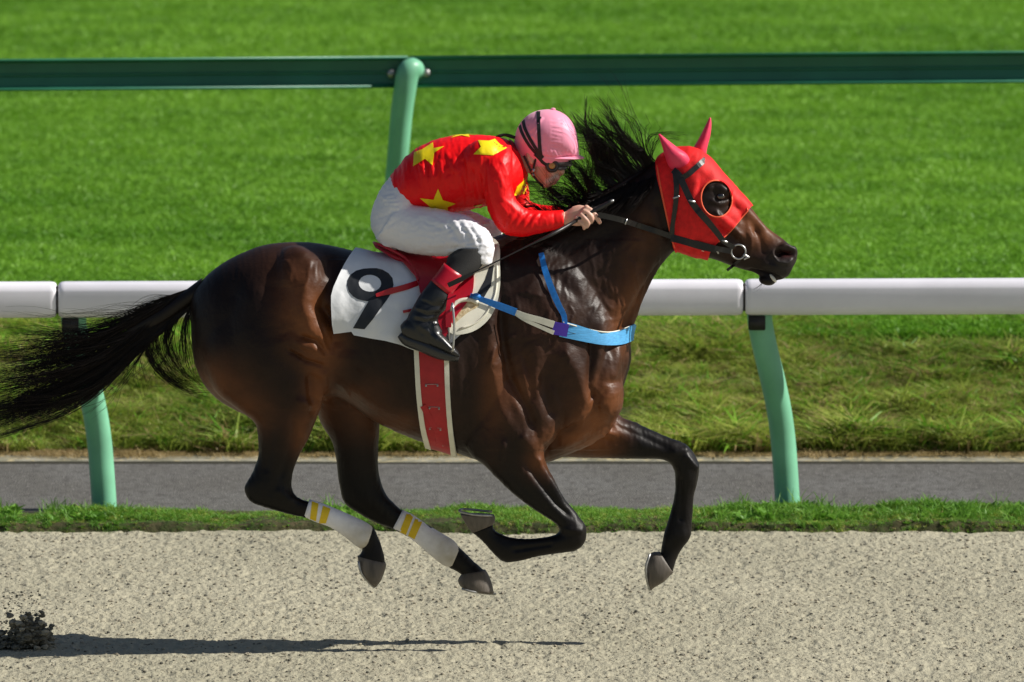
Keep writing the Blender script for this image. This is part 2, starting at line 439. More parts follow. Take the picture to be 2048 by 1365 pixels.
# ================================================================== GROUND
Y_SAND = G(1024, 1064)[1]; Y_VERGE = G(1024, 1022)[1]; Y_ASPH = G(1024, 928)[1]; Y_CONC = G(1024, 914)[1]
BANK_H = .40; Y_CREST = Y_CONC + 3.4
def bank_z(y):
    t = np.clip((y - Y_CONC) / (Y_CREST - Y_CONC), 0, 1)
    return .03 + BANK_H * (1 - (1 - t) ** 1.7)
def node_ground(name, cols, scales, bump=.3, bscale=30, rough=.95, stretch=(1, 1, 1)):
    m = bpy.data.materials.new(name); m.use_nodes = True; n = m.node_tree.nodes; l = m.node_tree.links; b = n["Principled BSDF"]
    b.inputs["Roughness"].default_value = rough; b.inputs["Specular IOR Level"].default_value = .2
    tc = n.new("ShaderNodeTexCoord"); mp = n.new("ShaderNodeMapping"); mp.inputs["Scale"].default_value = stretch; l.new(tc.outputs["Object"], mp.inputs[0])
    prev = None
    for i, (c, sc_, lo, hi) in enumerate(cols):
        if prev is None:
            rgb = n.new("ShaderNodeRGB"); rgb.outputs[0].default_value = (*c, 1); prev = rgb.outputs[0]; continue
        nz = n.new("ShaderNodeTexNoise"); nz.inputs["Scale"].default_value = sc_; nz.inputs["Detail"].default_value = 5; l.new(mp.outputs[0], nz.inputs[0])
        mr = n.new("ShaderNodeMapRange"); mr.inputs[1].default_value = lo; mr.inputs[2].default_value = hi; l.new(nz.outputs[0], mr.inputs[0])
        mx = n.new("ShaderNodeMix"); mx.data_type = 'RGBA'; l.new(mr.outputs[0], mx.inputs["Factor"]); l.new(prev, mx.inputs["A"]); mx.inputs["B"].default_value = (*c, 1)
        prev = mx.outputs["Result"]
    l.new(prev, b.inputs["Base Color"])
    nb = n.new("ShaderNodeTexNoise"); nb.inputs["Scale"].default_value = bscale; nb.inputs["Detail"].default_value = 6; l.new(mp.outputs[0], nb.inputs[0])
    bp = n.new("ShaderNodeBump"); bp.inputs["Strength"].default_value = bump; bp.inputs["Distance"].default_value = .02
    l.new(nb.outputs[0], bp.inputs["Height"]); l.new(bp.outputs[0], b.inputs["Normal"])
    return m
M['sand'] = node_ground('dirt', [((.345, .322, .232), 0, 0, 0), ((.395, .368, .268), 1.6, .4, .65), ((.29, .265, .19), 30, .50, .78), ((.11, .10, .072), 46, .62, .70), ((.43, .40, .30), 90, .60, .70)], None, bump=.8, bscale=55, stretch=(.7, .24, 1))
M['asphalt'] = node_ground('asphalt', [((.118, .113, .102), 0, 0, 0), ((.145, .142, .134), 3, .4, .7), ((.085, .08, .074), 26, .45, .7), ((.22, .21, .195), 60, .60, .70)], None, bump=.4, bscale=120, stretch=(1, .3, 1))
M['concrete'] = node_ground('concrete', [((.33, .315, .25), 0, 0, 0), ((.22, .21, .15), 7, .40, .6), ((.50, .42, .24), 25, .55, .62)], None, bump=.3)
M['soil'] = node_ground('soil', [((.05, .05, .02), 0, 0, 0), ((.10, .08, .04), 9, .5, .7), ((.035, .06, .012), 30, .45, .7)], None, bump=.8)
M['lawn'] = node_ground('lawn', [((.065, .19, .016), 0, 0, 0), ((.085, .22, .022), .8, .4, .65), ((.04, .13, .012), 25, .4, .7)], None, bump=.8)

def grid(x0, x1, nx, y0, y1, ny, zf, name, m, **k):
    xs = np.linspace(x0, x1, nx + 1); ys = np.linspace(y0, y1, ny + 1); X, Y = np.meshgrid(xs, ys)
    Z = zf(X, Y); V = np.column_stack([X.ravel(), Y.ravel(), np.broadcast_to(Z, X.shape).ravel()]).astype(np.float32)
    i = np.arange(ny)[:, None] * (nx + 1) + np.arange(nx)[None]; q = np.stack([i, i + 1, i + nx + 2, i + nx + 1], -1).reshape(-1, 4).astype(np.int32)
    me = bpy.data.meshes.new(name); me.vertices.add(len(V)); me.vertices.foreach_set("co", V.ravel())
    me.loops.add(q.size); me.loops.foreach_set("vertex_index", q.ravel()); me.polygons.add(len(q))
    me.polygons.foreach_set("loop_start", np.arange(0, q.size, 4, dtype=np.int32)); me.polygons.foreach_set("loop_total", np.full(len(q), 4, np.int32))
    me.update(calc_edges=True); o = link(name, me, m); tag(o, kind='structure', **k); return o
def sand_z(X, Y):
    a = fbm(X * 9, Y * 7, 4, 3) - .47
    b = fbm(X * 26, Y * 20, 3, 9) - .44
    ck = np.clip(fbm(X * 24 + 5, Y * 18, 2, 21) - .50, 0, 1)
    return a * .013 + b * .011 - ck * .055 + (fbm(X * 1.1, Y * 1.6, 2, 5) - .4) * .03
grid(-3.4, 3.4, 680, -2.2, float(Y_SAND) + .15, 330, sand_z, 'track_dirt', M['sand'])
# broad sheets: dirt to the near side and sides, turf to the horizon
far_ground = grid(-400, 400, 8, -120, float(Y_SAND), 6, lambda X, Y: np.full(X.shape, -.06), 'ground', M['sand'])
grid(-400, 400, 40, float(Y_VERGE) - .02, float(Y_ASPH), 2, lambda X, Y: np.full(X.shape, .0), 'service_path', M['asphalt'])
grid(-60, 60, 400, float(Y_ASPH) - .01, float(Y_CONC) + .15, 3, lambda X, Y: .006 + .012 * fbm(X * 3, Y * 3, 2), 'path_edge', M['concrete'])
def verge_z(X, Y):
    e = Y_SAND + .10 * (fbm(X * 3.2, X * 0 + 3.1, 3, 91) - .45) + .04 * (fbm(X * 14, X * 0, 2, 92) - .4)
    t = np.clip((Y - e + .02) / .07, 0, 1); q = np.clip((Y_VERGE + .02 - Y) / .35, 0, 1)
    return -.05 + (.05 + .006 + .05 * fbm(X * 5, Y * 5, 3, 4)) * t * q ** .5 
grid(-5, 5, 900, float(Y_SAND) - .16, float(Y_VERGE) + .03, 40, verge_z, 'verge_ground', M['soil'])
grid(-60, 60, 60, float(Y_SAND) - .05, float(Y_VERGE) + .02, 2, lambda X, Y: np.full(X.shape, -.045), 'verge_base', M['soil'])
grid(-60, 60, 600, float(Y_CONC), float(Y_CREST) + .5, 24, lambda X, Y: bank_z(Y) + .03 * (fbm(X * 2.2, Y * 3, 3, 8) - .4), 'grass_bank', M['soil'])
grid(-12, 12, 160, float(Y_CREST) + .4, 48, 200, lambda X, Y: .42 + .02 * fbm(X, Y, 3, 2), 'turf_ground', M['lawn'])
grid(-600, 600, 6, float(Y_CREST) + .4, 1200, 6, lambda X, Y: np.full(X.shape, .40), 'far_turf', M['lawn'])

# ------------------------------------------------------------------ grass (instanced tufts on computed points)
hid = bpy.data.collections.new("grass_sources")
def grass_mat(name, c1, c2, tr=.35):
    m = bpy.data.materials.new(name); m.use_nodes = True; n = m.node_tree.nodes; l = m.node_tree.links; b = n["Principled BSDF"]
    oi = n.new("ShaderNodeObjectInfo"); mx = n.new("ShaderNodeMix"); mx.data_type = 'RGBA'
    mx.inputs["A"].default_value = (*c1, 1); mx.inputs["B"].default_value = (*c2, 1)
    g = n.new("ShaderNodeNewGeometry"); nz = n.new("ShaderNodeTexNoise"); nz.inputs["Scale"].default_value = 1.1; nz.inputs["Detail"].default_value = 3
    mpg = n.new('ShaderNodeMapping'); mpg.inputs['Scale'].default_value = (.45, .95, 1); l.new(g.outputs["Position"], mpg.inputs[0]); l.new(mpg.outputs[0], nz.inputs[0]); ad = n.new("ShaderNodeMath"); ad.operation = 'MULTIPLY_ADD'
    ad.inputs[1].default_value = .55; l.new(oi.outputs["Random"], ad.inputs[0])
    mr = n.new("ShaderNodeMapRange"); mr.inputs[1].default_value = .35; mr.inputs[2].default_value = .65; mr.inputs[4].default_value = .75; l.new(nz.outputs[0], mr.inputs[0])
    l.new(mr.outputs[0], ad.inputs[2]); l.new(ad.outputs[0], mx.inputs["Factor"]); l.new(mx.outputs["Result"], b.inputs["Base Color"])
    b.inputs["Roughness"].default_value = .5; b.inputs["Specular IOR Level"].default_value = .35
    t = n.new("ShaderNodeBsdfTranslucent"); l.new(mx.outputs["Result"], t.inputs[0]); ms = n.new("ShaderNodeMixShader"); ms.inputs[0].default_value = tr
    l.new(b.outputs[0], ms.inputs[1]); l.new(t.outputs[0], ms.inputs[2]); l.new(ms.outputs[0], n["Material Output"].inputs[0]); return m
M['turf_blade'] = grass_mat('turf_blade', (.095, .265, .014), (.23, .46, .038))
M['bank_blade'] = grass_mat('bank_blade', (.17, .26, .03), (.42, .49, .09))
M['dead_blade'] = grass_mat('dead_blade', (.34, .25, .10), (.50, .38, .19))
M['verge_blade'] = grass_mat('verge_blade', (.095, .26, .022), (.20, .39, .05))
M['dry_clod'] = mat('clod', (.33, .295, .22), rough=.95, var=.3, vscale=40)
M['spray_clod'] = mat('spray_clod', (.17, .155, .115), rough=.95, var=.3, vscale=40)
M['dark_clod'] = mat('dark_clod', (.10, .095, .075), rough=.95, var=.3, vscale=40)
def tuft(name, n, h, w, spread, lean, m, r):
    V = []; F = []
    for i in range(n):
        a = r.uniform(0, 2 * math.pi); rr = spread * math.sqrt(r.random()); bx, by = rr * math.cos(a), rr * math.sin(a)
        hh = h * r.uniform(.55, 1.15); la = r.uniform(0, 2 * math.pi); L = lean * r.uniform(.2, 1) * hh; f = r.uniform(0, math.pi)
        wx, wy = w * math.cos(f) / 2, w * math.sin(f) / 2; o = len(V)
        for t, ws in ((0, 1), (.5, .8), (.85, .4)):
            x = bx + L * math.cos(la) * t * t; y = by + L * math.sin(la) * t * t; z = hh * (t - .25 * lean * t * t)
            V += [(x - wx * ws, y - wy * ws, z), (x + wx * ws, y + wy * ws, z)]
        V.append((bx + L * math.cos(la), by + L * math.sin(la), hh * (1 - .25 * lean)))
        F += [(o, o + 1, o + 3, o + 2), (o + 2, o + 3, o + 5, o + 4), (o + 4, o + 5, o + 6)]
    me = bpy.data.meshes.new(name); me.from_pydata(V, [], F); me.materials.append(m)
    return bpy.data.objects.new(name, me)
def broadleaf(name, n, size, m, r):
    V = []; F = []
    for i in range(n):
        a = r.uniform(0, 2 * math.pi); e = r.uniform(.3, 1.1); L = size * r.uniform(.6, 1.1)
        d = np.array([math.cos(a) * math.cos(e), math.sin(a) * math.cos(e), math.sin(e)]); s = np.array([-math.sin(a), math.cos(a), 0]) * L * .22
        o = len(V); V += [tuple(d * L * .1), tuple(d * L * .5 + s), tuple(d * L * .5 - s), tuple(d * L + np.array([0, 0, -L * .25]))]
        F += [(o, o + 1, o + 3), (o, o + 3, o + 2)]
    me = bpy.data.meshes.new(name); me.from_pydata(V, [], F); me.materials.append(m); return bpy.data.objects.new(name, me)
def clod(name, m, r):
    bm = bmesh.new(); bmesh.ops.create_icosphere(bm, subdivisions=2, radius=1)
    s = r.uniform(0, 99)
    for v in bm.verts:
        v.co *= 1 + .45 * mnoise.noise(v.co * 1.3 + Vector((s, s, s)))
        v.co.z *= .65
    me = bpy.data.meshes.new(name); bm.to_mesh(me); bm.free(); me.materials.append(m); return bpy.data.objects.new(name, me)
def scatter(name, pts, scl, sources, kind='stuff', **k):
    c = bpy.data.collections.new(name + "_src")
    for o in sources: c.objects.link(o)
    n = len(pts); me = bpy.data.meshes.new(name); me.vertices.add(n); me.vertices.foreach_set("co", np.asarray(pts, np.float32).ravel())
    a = me.attributes.new("scl", 'FLOAT', 'POINT'); a.data.foreach_set("value", np.asarray(scl, np.float32))
    a = me.attributes.new("rot", 'FLOAT_VECTOR', 'POINT'); rv = np.zeros((n, 3), np.float32); rv[:, 2] = rng.uniform(0, 6.28, n); rv[:, 0] = rng.normal(0, .12, n); rv[:, 1] = rng.normal(0, .12, n)
    a.data.foreach_set("vector", rv.ravel())
    a = me.attributes.new("pick", 'INT', 'POINT'); a.data.foreach_set("value", rng.integers(0, len(sources), n).astype(np.int32))
    o = bpy.data.objects.new(name, me); col.objects.link(o)
    g = bpy.data.node_groups.new(name, 'GeometryNodeTree')
    g.interface.new_socket("Geometry", in_out='INPUT', socket_type='NodeSocketGeometry'); g.interface.new_socket("Geometry", in_out='OUTPUT', socket_type='NodeSocketGeometry')
    N = g.nodes; gi = N.new("NodeGroupInput"); go = N.new("NodeGroupOutput"); ip = N.new("GeometryNodeInstanceOnPoints"); ci = N.new("GeometryNodeCollectionInfo")
    ci.inputs["Collection"].default_value = c; ci.inputs["Separate Children"].default_value = True; ci.inputs["Reset Children"].default_value = True
    def na(nm, t):
        x = N.new("GeometryNodeInputNamedAttribute"); x.data_type = t; x.inputs["Name"].default_value = nm; return [s for s in x.outputs if s.enabled and s.name == "Attribute"][0]
    L = g.links; L.new(gi.outputs[0], ip.inputs["Points"]); L.new(ci.outputs[0], ip.inputs["Instance"]); ip.inputs["Pick Instance"].default_value = True
    L.new(na("pick", 'INT'), ip.inputs["Instance Index"]); L.new(na("scl", 'FLOAT'), ip.inputs["Scale"])
    e2r = N.new("FunctionNodeEulerToRotation"); L.new(na("rot", 'FLOAT_VECTOR'), e2r.inputs[0]); L.new(e2r.outputs[0], ip.inputs["Rotation"])
    L.new(ip.outputs[0], go.inputs[0])
    md = o.modifiers.new("scatter", 'NODES'); md.node_group = g
    tag(o, kind=kind, **k); return o
rr = random.Random(3)
# turf
N1 = 190000
ty = float(Y_CREST) - 1.5 + (40 - float(Y_CREST)) * rng.random(N1) ** 1.25; tx = rng.uniform(-1, 1, N1) * (3.0 + ty * .05)
turf_src = [tuft(f"turf_tuft", 14, .065, .009, .035, 1.3, M['turf_blade'], rr) for i in range(5)]
scatter('turf_grass', np.column_stack([tx, ty, np.where(ty < Y_CREST, bank_z(ty), .42) + .02 * fbm(tx, ty, 3, 2)]), rng.uniform(.7, 1.25, N1) * (.45 + 1.1 * fbm(tx * 2.6, ty * 1.0, 3, 6)), turf_src,
        label='short mown bright green turf beyond the green rail', cat='grass')
# bank
N2 = 60000
by_ = rng.uniform(float(Y_CONC) - .03, float(Y_CREST) + .2, N2); bx_ = rng.uniform(-3.6, 3.6, N2)
bank_src = [tuft("bank_tuft", 16, .095, .007, .035, 1.8, M['bank_blade'], rr) for i in range(5)] + [tuft("bank_tuft", 14, .10, .010, .03, 1.7, M['turf_blade'], rr) for i in range(1)] + [tuft("dry_tuft", 9, .10, .007, .03, 1.9, M['dead_blade'], rr) for i in range(2)]
dens = fbm(bx_ * 4, by_ * 4, 3, 12)
kp = (rng.random(N2) < .35 + dens) & (rng.random(N2) < np.clip((Y_CREST - .2 - by_) / 1.4, 0, 1))
bs = rng.uniform(.6, 1.3, N2) * (.15 + 1.9 * dens ** 1.3) * (1 + .35 * np.exp(-np.maximum(by_ - Y_CONC, 0) / .22))
scatter('bank_grass', np.column_stack([bx_, by_, bank_z(by_) - .005])[kp], bs[kp], bank_src, label='rough olive green grass with dry blades on the low bank behind the white rail', cat='grass')
# dry fringe along the path edge
N3 = 8000
fx = rng.uniform(-3.2, 3.2, N3); fy = float(Y_CONC) + rng.normal(-.02, .10, N3)
scatter('dry_grass_fringe', np.column_stack([fx, fy, np.full(N3, .02)]), rng.uniform(.3, .95, N3) * (.15 + 1.2 * fbm(fx * 3, fy, 3, 14) ** 1.5), [tuft("dry_tuft", 10, .07, .005, .05, 2.2, M['dead_blade'], rr) for i in range(3)], label='dry straw coloured grass fringe along the far path edge', cat='dry grass')
# verge
N4 = 48000
vx = rng.uniform(-3.0, 3.0, N4); vy = float(Y_SAND) - .03 + (float(Y_VERGE) - .09 - float(Y_SAND)) * rng.random(N4) ** 1.25
hv = .12 + 1.25 * fbm(vx * 3.5, vy * 3, 3, 17) ** 1.5 + .45 * np.clip(vx - .5, 0, 1.2)
edge = np.clip((vy - Y_SAND) / .3, .55, 1) * (.55 + 1.3 * fbm(vx * 9, vy * 4, 2, 77) ** 1.5)
verge_src = [tuft("verge_tuft", 12, .075, .006, .03, 1.2, M['verge_blade'], rr) for i in range(4)] + [tuft("verge_tuft", 10, .06, .006, .03, 1.6, M['bank_blade'], rr) for i in range(3)] + [tuft("dry_tuft", 9, .05, .006, .03, 1.9, M['dead_blade'], rr)] + [broadleaf("verge_leaf", 10, .05, M['verge_blade'], rr) for i in range(3)]
vz = verge_z(vx, vy)
kp = rng.random(N4) < (.05 + 1.3 * fbm(vx * 5, vy * 4, 2, 31)) * np.clip((vy - Y_SAND) / .2, .7, 1)
scatter('verge_grass', np.column_stack([vx, vy, vz - .004])[kp], (rng.uniform(.5, 1.1, N4) * hv * edge)[kp], verge_src, label='narrow strip of green weedy grass between the dirt track and the asphalt path', cat='grass')
N6 = 1500
ux = rng.uniform(-3, 3, N6); uy = float(Y_SAND) + rng.uniform(.12, float(Y_VERGE - Y_SAND) - .1, N6)
um = fbm(ux * 2.5, uy * 0, 3, 55) + .22 * np.clip(ux - .4, -.4, 1.2); kp = um > .50
scatter('tall_verge_weeds', np.column_stack([ux, uy, verge_z(ux, uy)])[kp], (rng.uniform(.35, 1.05, N6) * np.clip(um * 1.6, .6, 1.7))[kp], [tuft("weed_tuft", 6, .10, .006, .03, 1.0, M['verge_blade'], rr) for i in range(4)] + [broadleaf("verge_leaf", 9, .085, M['verge_blade'], rr) for i in range(2)], label='scattered taller green weeds standing out of the narrow track verge', cat='weeds')
# lumps of dirt
N5 = 20000
cx_ = rng.uniform(-3.0, 3.0, N5); cy_ = rng.uniform(-1.8, float(Y_SAND) - .02, N5)
cs = .0018 + .0065 * rng.random(N5) ** 6
scatter('dirt_lumps', np.column_stack([cx_, cy_, sand_z(cx_, cy_) + cs * .3]), cs, [clod('clod', M['dry_clod'], rr) for i in range(5)] + [clod('clod', M['dark_clod'], rr) for i in range(1)], label='small loose lumps of pale dirt strewn over the track', cat='dirt')

# ================================================================== RAILS
def rounded_rect(hw, hh, r, n=4):
    o = []
    for cx, cy, a0 in ((hw - r, hh - r, 0), (-hw + r, hh - r, 90), (-hw + r, -hh + r, 180), (hw - r, -hh + r, 270)):
        for i in range(n + 1): a = R(a0 + 90 * i / n); o.append((cx + r * math.cos(a), cy + r * math.sin(a)))
    return o
def extrude_x(prof, xs, scales, c0, c1):
    """profile in (y,z) swept from c0 to c1 with end rounding"""
    V = []; F = []; n = len(prof); c0 = np.array(c0, float); c1 = np.array(c1, float); L = np.linalg.norm(c1 - c0); d = (c1 - c0) / L
    for x, s in zip(xs, scales):
        c = c0 + d * x
        for (y, z) in prof: V.append(c + np.array([0, y * s, z * s]))
    for i in range(len(xs) - 1):
        for k in range(n): F.append((i * n + k, (i + 1) * n + k, (i + 1) * n + (k + 1) % n, i * n + (k + 1) % n))
    F.append(tuple(range(n))); F.append(tuple((len(xs) - 1) * n + k for k in range(n - 1, -1, -1)))
    return V, F
YW = G(1575, 1018)[1] - .05          # posts of the white rail stand here
def white_fence():
    root = empty('white_running_rail', (0, YW, 0), label='white plastic running rail on curved mint green posts beside the asphalt path', cat='rail')
    yr = YW - .16
    a = P(115, 599.5, yr); b = P(1488, 594.5, yr); step = (b - a)
    hh = 37 / 489. / math.cos(PITCH) ; prof = [(-.064, .036), (-.062, .046), (-.050, .062), (-.040, .070), (-.028, .073), (.030, .073), (.048, .066), (.062, .046), (.064, -.030), (.058, -.056), (.040, -.071), (.020, -.073), (-.030, -.073), (-.046, -.069), (-.058, -.056), (-.064, -.034)][::-1]
    # flattened top shoulder like the moulded section
    for i in range(-2, 4):
        p0 = a + step * i; p1 = a + step * (i + 1); L = np.linalg.norm(p1 - p0); g = .005
        xs = [g, g + .004, g + .012, g + .026, L - g - .026, L - g - .012, L - g - .004, L - g]; sc_ = [.84, .92, .975, 1, 1, .975, .92, .84]
        add_part('rail', extrude_x(prof, xs, sc_, p0, p1), M['white_rail'], root)
        d = box((p0[0], p0[1], p0[2]), (.03, .09, .11)); add_part('joint_sleeve', d, M['dark_slot'], root)
        # curved post
        off = np.array([p0[0] - a[0], 0, p0[2] - a[2]])
        base = [(1520, 625), (1522, 650), (1533, 700), (1549, 760), (1563, 820), (1572, 880), (1577, 940), (1581, 1000), (1584, 1040)]
        ys = [-.13, -.125, -.10, -.06, -.02, 0, .0, 0, 0]
        pts = [P(q[0] - 1373, q[1] + 5, YW + yy) for q, yy in zip(base, ys)]
        pts = np.array(pts) + off
        add_part('post', tube(pts, .052, n=24), M['mint'], root)
        q = P(141, 650, YW - .155) + off
        add_part('bracket', box(q, (.070, .09, .060), bevel=.003), M['dark_slot'], root)
    return root
white_fence()
YG = float(Y_CREST) + .12
def green_fence():
    root = empty('green_rail_fence', (0, YG, .42), label='dark green metal rail with a mint green post running above the turf', cat='rail')
    # the rail: a channel with a lipped top and bottom and a groove along the face
    pr = [(0.0, .052), (-.036, .052), (-.040, .048), (-.012, .040), (-.010, .004), (-.018, .000), (-.018, -.004), (-.008, -.008), (-.016, -.040), (-.034, -.046), (-.036, -.054), (0.0, -.054)]
    pr = [(y, z * 1.33) for y, z in pr]
    a = P(0, 150, YG - .0); b = P(2048, 133.5, YG + .0); d = (b - a)
    pm = a + d * (818 / 2048.)
    L = 4.2
    u = d / np.linalg.norm(d)
    for i in range(-3, 3):
        p0 = pm + u * (L * i + .0); p1 = pm + u * (L * (i + 1) - .004)
        rl = add_part('rail', extrude_x(pr, [0, L - .004], [1, 1], p0, p1), M['green_rail'], root, smooth=False)
        for dz, ry in ((.069, .0065), (-.066, .0075)):
            o_ = np.array([0, -.040, dz]); add_part('rail_lip', tube([p0 + o_, p1 + o_], ry, n=12, sub=1), M['green_rail'], rl)
    for i in range(-2, 3):
        off = u * L * i
        base = [(838, 146, .03), (824, 137, -.07), (815, 150, -.085), (809, 185, -.08), (803, 230, -.06), (797, 300, -.03), (791, 370, -.0), (785, 440, 0), (782, 520, 0), (780, 600, 0), (779, 640, 0)]
        pts = np.array([P(q[0], q[1], YG + q[2]) for q in base]) + off
        add_part('post', tube(pts, [.040, .050, .053, .052, .051, .050, .050, .050, .050, .050, .050], n=24), M['mint'], root)
        for (x, y) in ((783, 148), (852, 146)):
            add_part('clamp', ellipsoid(P(x, y, YG - .035) + off, (.022, .018, .022), 12, 8), M['shoe'], root)
        add_part('cap_bolt', ellipsoid(P(819, 120, YG - .02) + off, (.010, .010, .010), 12, 8), M['steel'], root)
    return root
green_fence()
# ================================================================== HORSE
trunk = [(384,585,381,640,0,.05),(404,560,388,720,0,.12),(436,533,412,775,0,.175),(480,508,455,812,0,.215),(530,490,520,835,0,.245),(580,485,575,815,0,.268),(620,486,625,800,0,.275),(665,493,668,790,0,.262),
         (705,502,700,808,0,.262),(750,511,740,838,0,.283),(800,518,790,862,0,.298),(860,520,850,886,0,.302),(915,508,905,903,0,.292),(965,486,960,922,0,.27),(1015,466,1010,938,0,.25),
         (1065,462,1070,932,0,.238),(1115,470,1125,914,0,.225),(1160,500,1172,893,0,.205),(1205,560,1218,862,0,.165),(1240,640,1240,815,0,.10)]
neck = [(960,490,1120,880,0,.20),(1005,470,1215,830,0,.19),(1045,452,1257,740,0,.16),(1085,438,1262,672,0,.132),(1130,420,1275,628,0,.112),(1175,402,1290,590,0,.098),(1225,380,1308,553,0,.088),(1270,352,1328,524,0,.082),(1312,322,1350,502,0,.082),(1335,306,1368,500,0,.085)]
head = [(1322,322,1342,480,0,.070),(1345,303,1356,498,0,.085),(1366,297,1374,506,0,.098),(1392,301,1390,511,0,.106),(1415,315,1408,514,0,.107),(1438,340,1428,519,0,.098),(1463,370,1450,527,0,.080),
        (1488,397,1470,535,0,.066),(1512,428,1490,541,0,.056),(1535,455,1507,545,0,.052),(1558,472,1520,552,0,.054),(1577,488,1540,560,0,.054),(1591,502,1560,560,0,.046),(1594,517,1576,553,0,.032)]
nh = [(430,600,640,560,-.06,.16),(400,690,655,650,-.09,.16),(425,775,660,712,-.11,.145),(474,818,655,760,-.125,.12),(510,846,644,810,-.135,.098),(517,884,622,866,-.14,.078),(516,915,600,908,-.14,.06),(504,948,587,940,-.14,.05),
      (489,976,583,970,-.14,.047),(501,1003,590,990,-.14,.044),(540,1018,603,999,-.14,.036),(575,1028,616,1003,-.14,.030),(612,1036,628,1004,-.14,.026),(650,1050,664,1017,-.14,.026),(690,1070,705,1035,-.14,.029),
      (712,1088,737,1050,-.14,.034),(724,1097,750,1062,-.14,.033),(722,1106,758,1080,-.14,.031),(716,1114,768,1110,-.14,.035),(717,1120,770,1127,-.14,.037)]
fh = [(590,720,720,720,.10,.13),(625,800,745,790,.12,.12),(640,846,758,840,.14,.10),(662,880,758,870,.14,.08),(672,914,756,905,.14,.064),(676,947,757,940,.14,.053),(680,976,763,968,.14,.047),(689,1006,776,995,.14,.043),
      (722,1030,791,1010,.14,.034),(756,1047,803,1021,.14,.029),(787,1059,818,1028,.14,.026),(830,1083,850,1047,.14,.026),(866,1113,886,1070,.14,.030),(896,1134,912,1090,.14,.034),(912,1142,930,1106,.14,.033),(920,1147,950,1126,.14,.032),(924,1150,970,1143,.14,.037)]
nf = [(940,700,1150,740,-.09,.15),(932,800,1140,815,-.12,.135),(925,870,1118,868,-.135,.115),(940,908,1092,896,-.145,.095),(967,930,1091,924,-.15,.077),(997,960,1107,957,-.155,.064),(1029,990,1126,993,-.155,.054),(1068,1019,1146,1018,-.155,.048),
      (1098,1038,1160,1037,-.155,.045),(1116,1053,1172,1054,-.155,.047),(1118,1064,1171,1082,-.155,.046),(1110,1070,1154,1100,-.155,.042),(1090,1075,1124,1106,-.155,.034),(1060,1078,1076,1113,-.155,.028),(1030,1077,1036,1123,-.155,.028),
      (1010,1072,1008,1124,-.155,.033),(993,1064,990,1110,-.155,.031),(987,1056,964,1082,-.155,.031),(986,1049,943,1064,-.155,.036)]
ff = [(1050,900,1150,700,.08,.14),(1085,914,1200,765,.10,.13),(1125,914,1236,828,.12,.092),(1175,916,1264,843,.13,.074),(1222,917,1303,861,.13,.060),(1270,918,1340,877,.13,.051),(1310,918,1364,885,.13,.048),(1335,923,1383,900,.13,.048),
      (1347,937,1398,930,.13,.047),(1351,956,1395,962,.13,.042),(1350,985,1388,990,.13,.032),(1344,1015,1385,1025,.13,.029),(1335,1045,1383,1055,.13,.032),(1328,1070,1380,1075,.13,.036),(1323,1094,1364,1098,.13,.031),(1322,1106,1352,1120,.13,.032),(1321,1112,1345,1145,.13,.037)]
parts_ = [loft(trunk, 48, 4, ex=1.08), loft(neck, 36, 4), loft(head, 36, 4, ex=1.12), loft(nh, 28, 4, ex=1.1), loft(fh, 28, 4, ex=1.1), loft(nf, 28, 4, ex=1.1), loft(ff, 28, 4, ex=1.1)]
# muscle masses added as closed volumes before the surface is unified
def mass(px, py, Y, rx, ry, rz, rot=0): return ellipsoid(P(px, py, Y), (rx / SC, ry, rz / SC), 24, 14, rot)
for s in (-1, 1):
    parts_ += [mass(600, 620, s * .10, 75, .165, 130, .1), mass(1100, 720, s * .085, 95, .125, 130, .35), mass(1205, 790, s * .05, 42, .115, 62, 0), mass(1030, 800, s * .10, 70, .125, 90, -.2),
               mass(1385, 440, s * .035, 50, .062, 60, 0), mass(1568, 507, s * .025, 24, .034, 20, -.3)]
parts_ += [mass(1535, 560, 0, 17, .034, 11, -.15), mass(1560, 546, 0, 16, .036, 11, .3), mass(1583, 508, -.022, 12, .022, 17, -.2), mass(1583, 508, .022, 12, .022, 17, -.2)]
parts_ += [mass(1438, 383, -.062, 24, .034, 17, -.5), mass(1438, 383, .062, 24, .034, 17, -.5)]
HB = remesh(merge(*parts_), .0049)
c = get_co(HB); px, py = proj(c)
wl = np.ones(len(c)); wl[(px > 1340) & (py < 570)] = .55; wl[py > 960] = .45
laplace(HB, 9, wl)
laplace(HB, 9, np.where((px < 1300) & (py < 930), 1, .0) , taubin=True)
_s = 1 / (1 + np.exp(-np.clip((700 - px) / 12, -30, 30))) / (1 + np.exp(-np.clip((830 - py) / 12, -30, 30)))
laplace(HB, 26, _s, taubin=False, lam=.7)
HS = HB.copy(); laplace(HS, 28, taubin=True)           # calm copy used under cloths
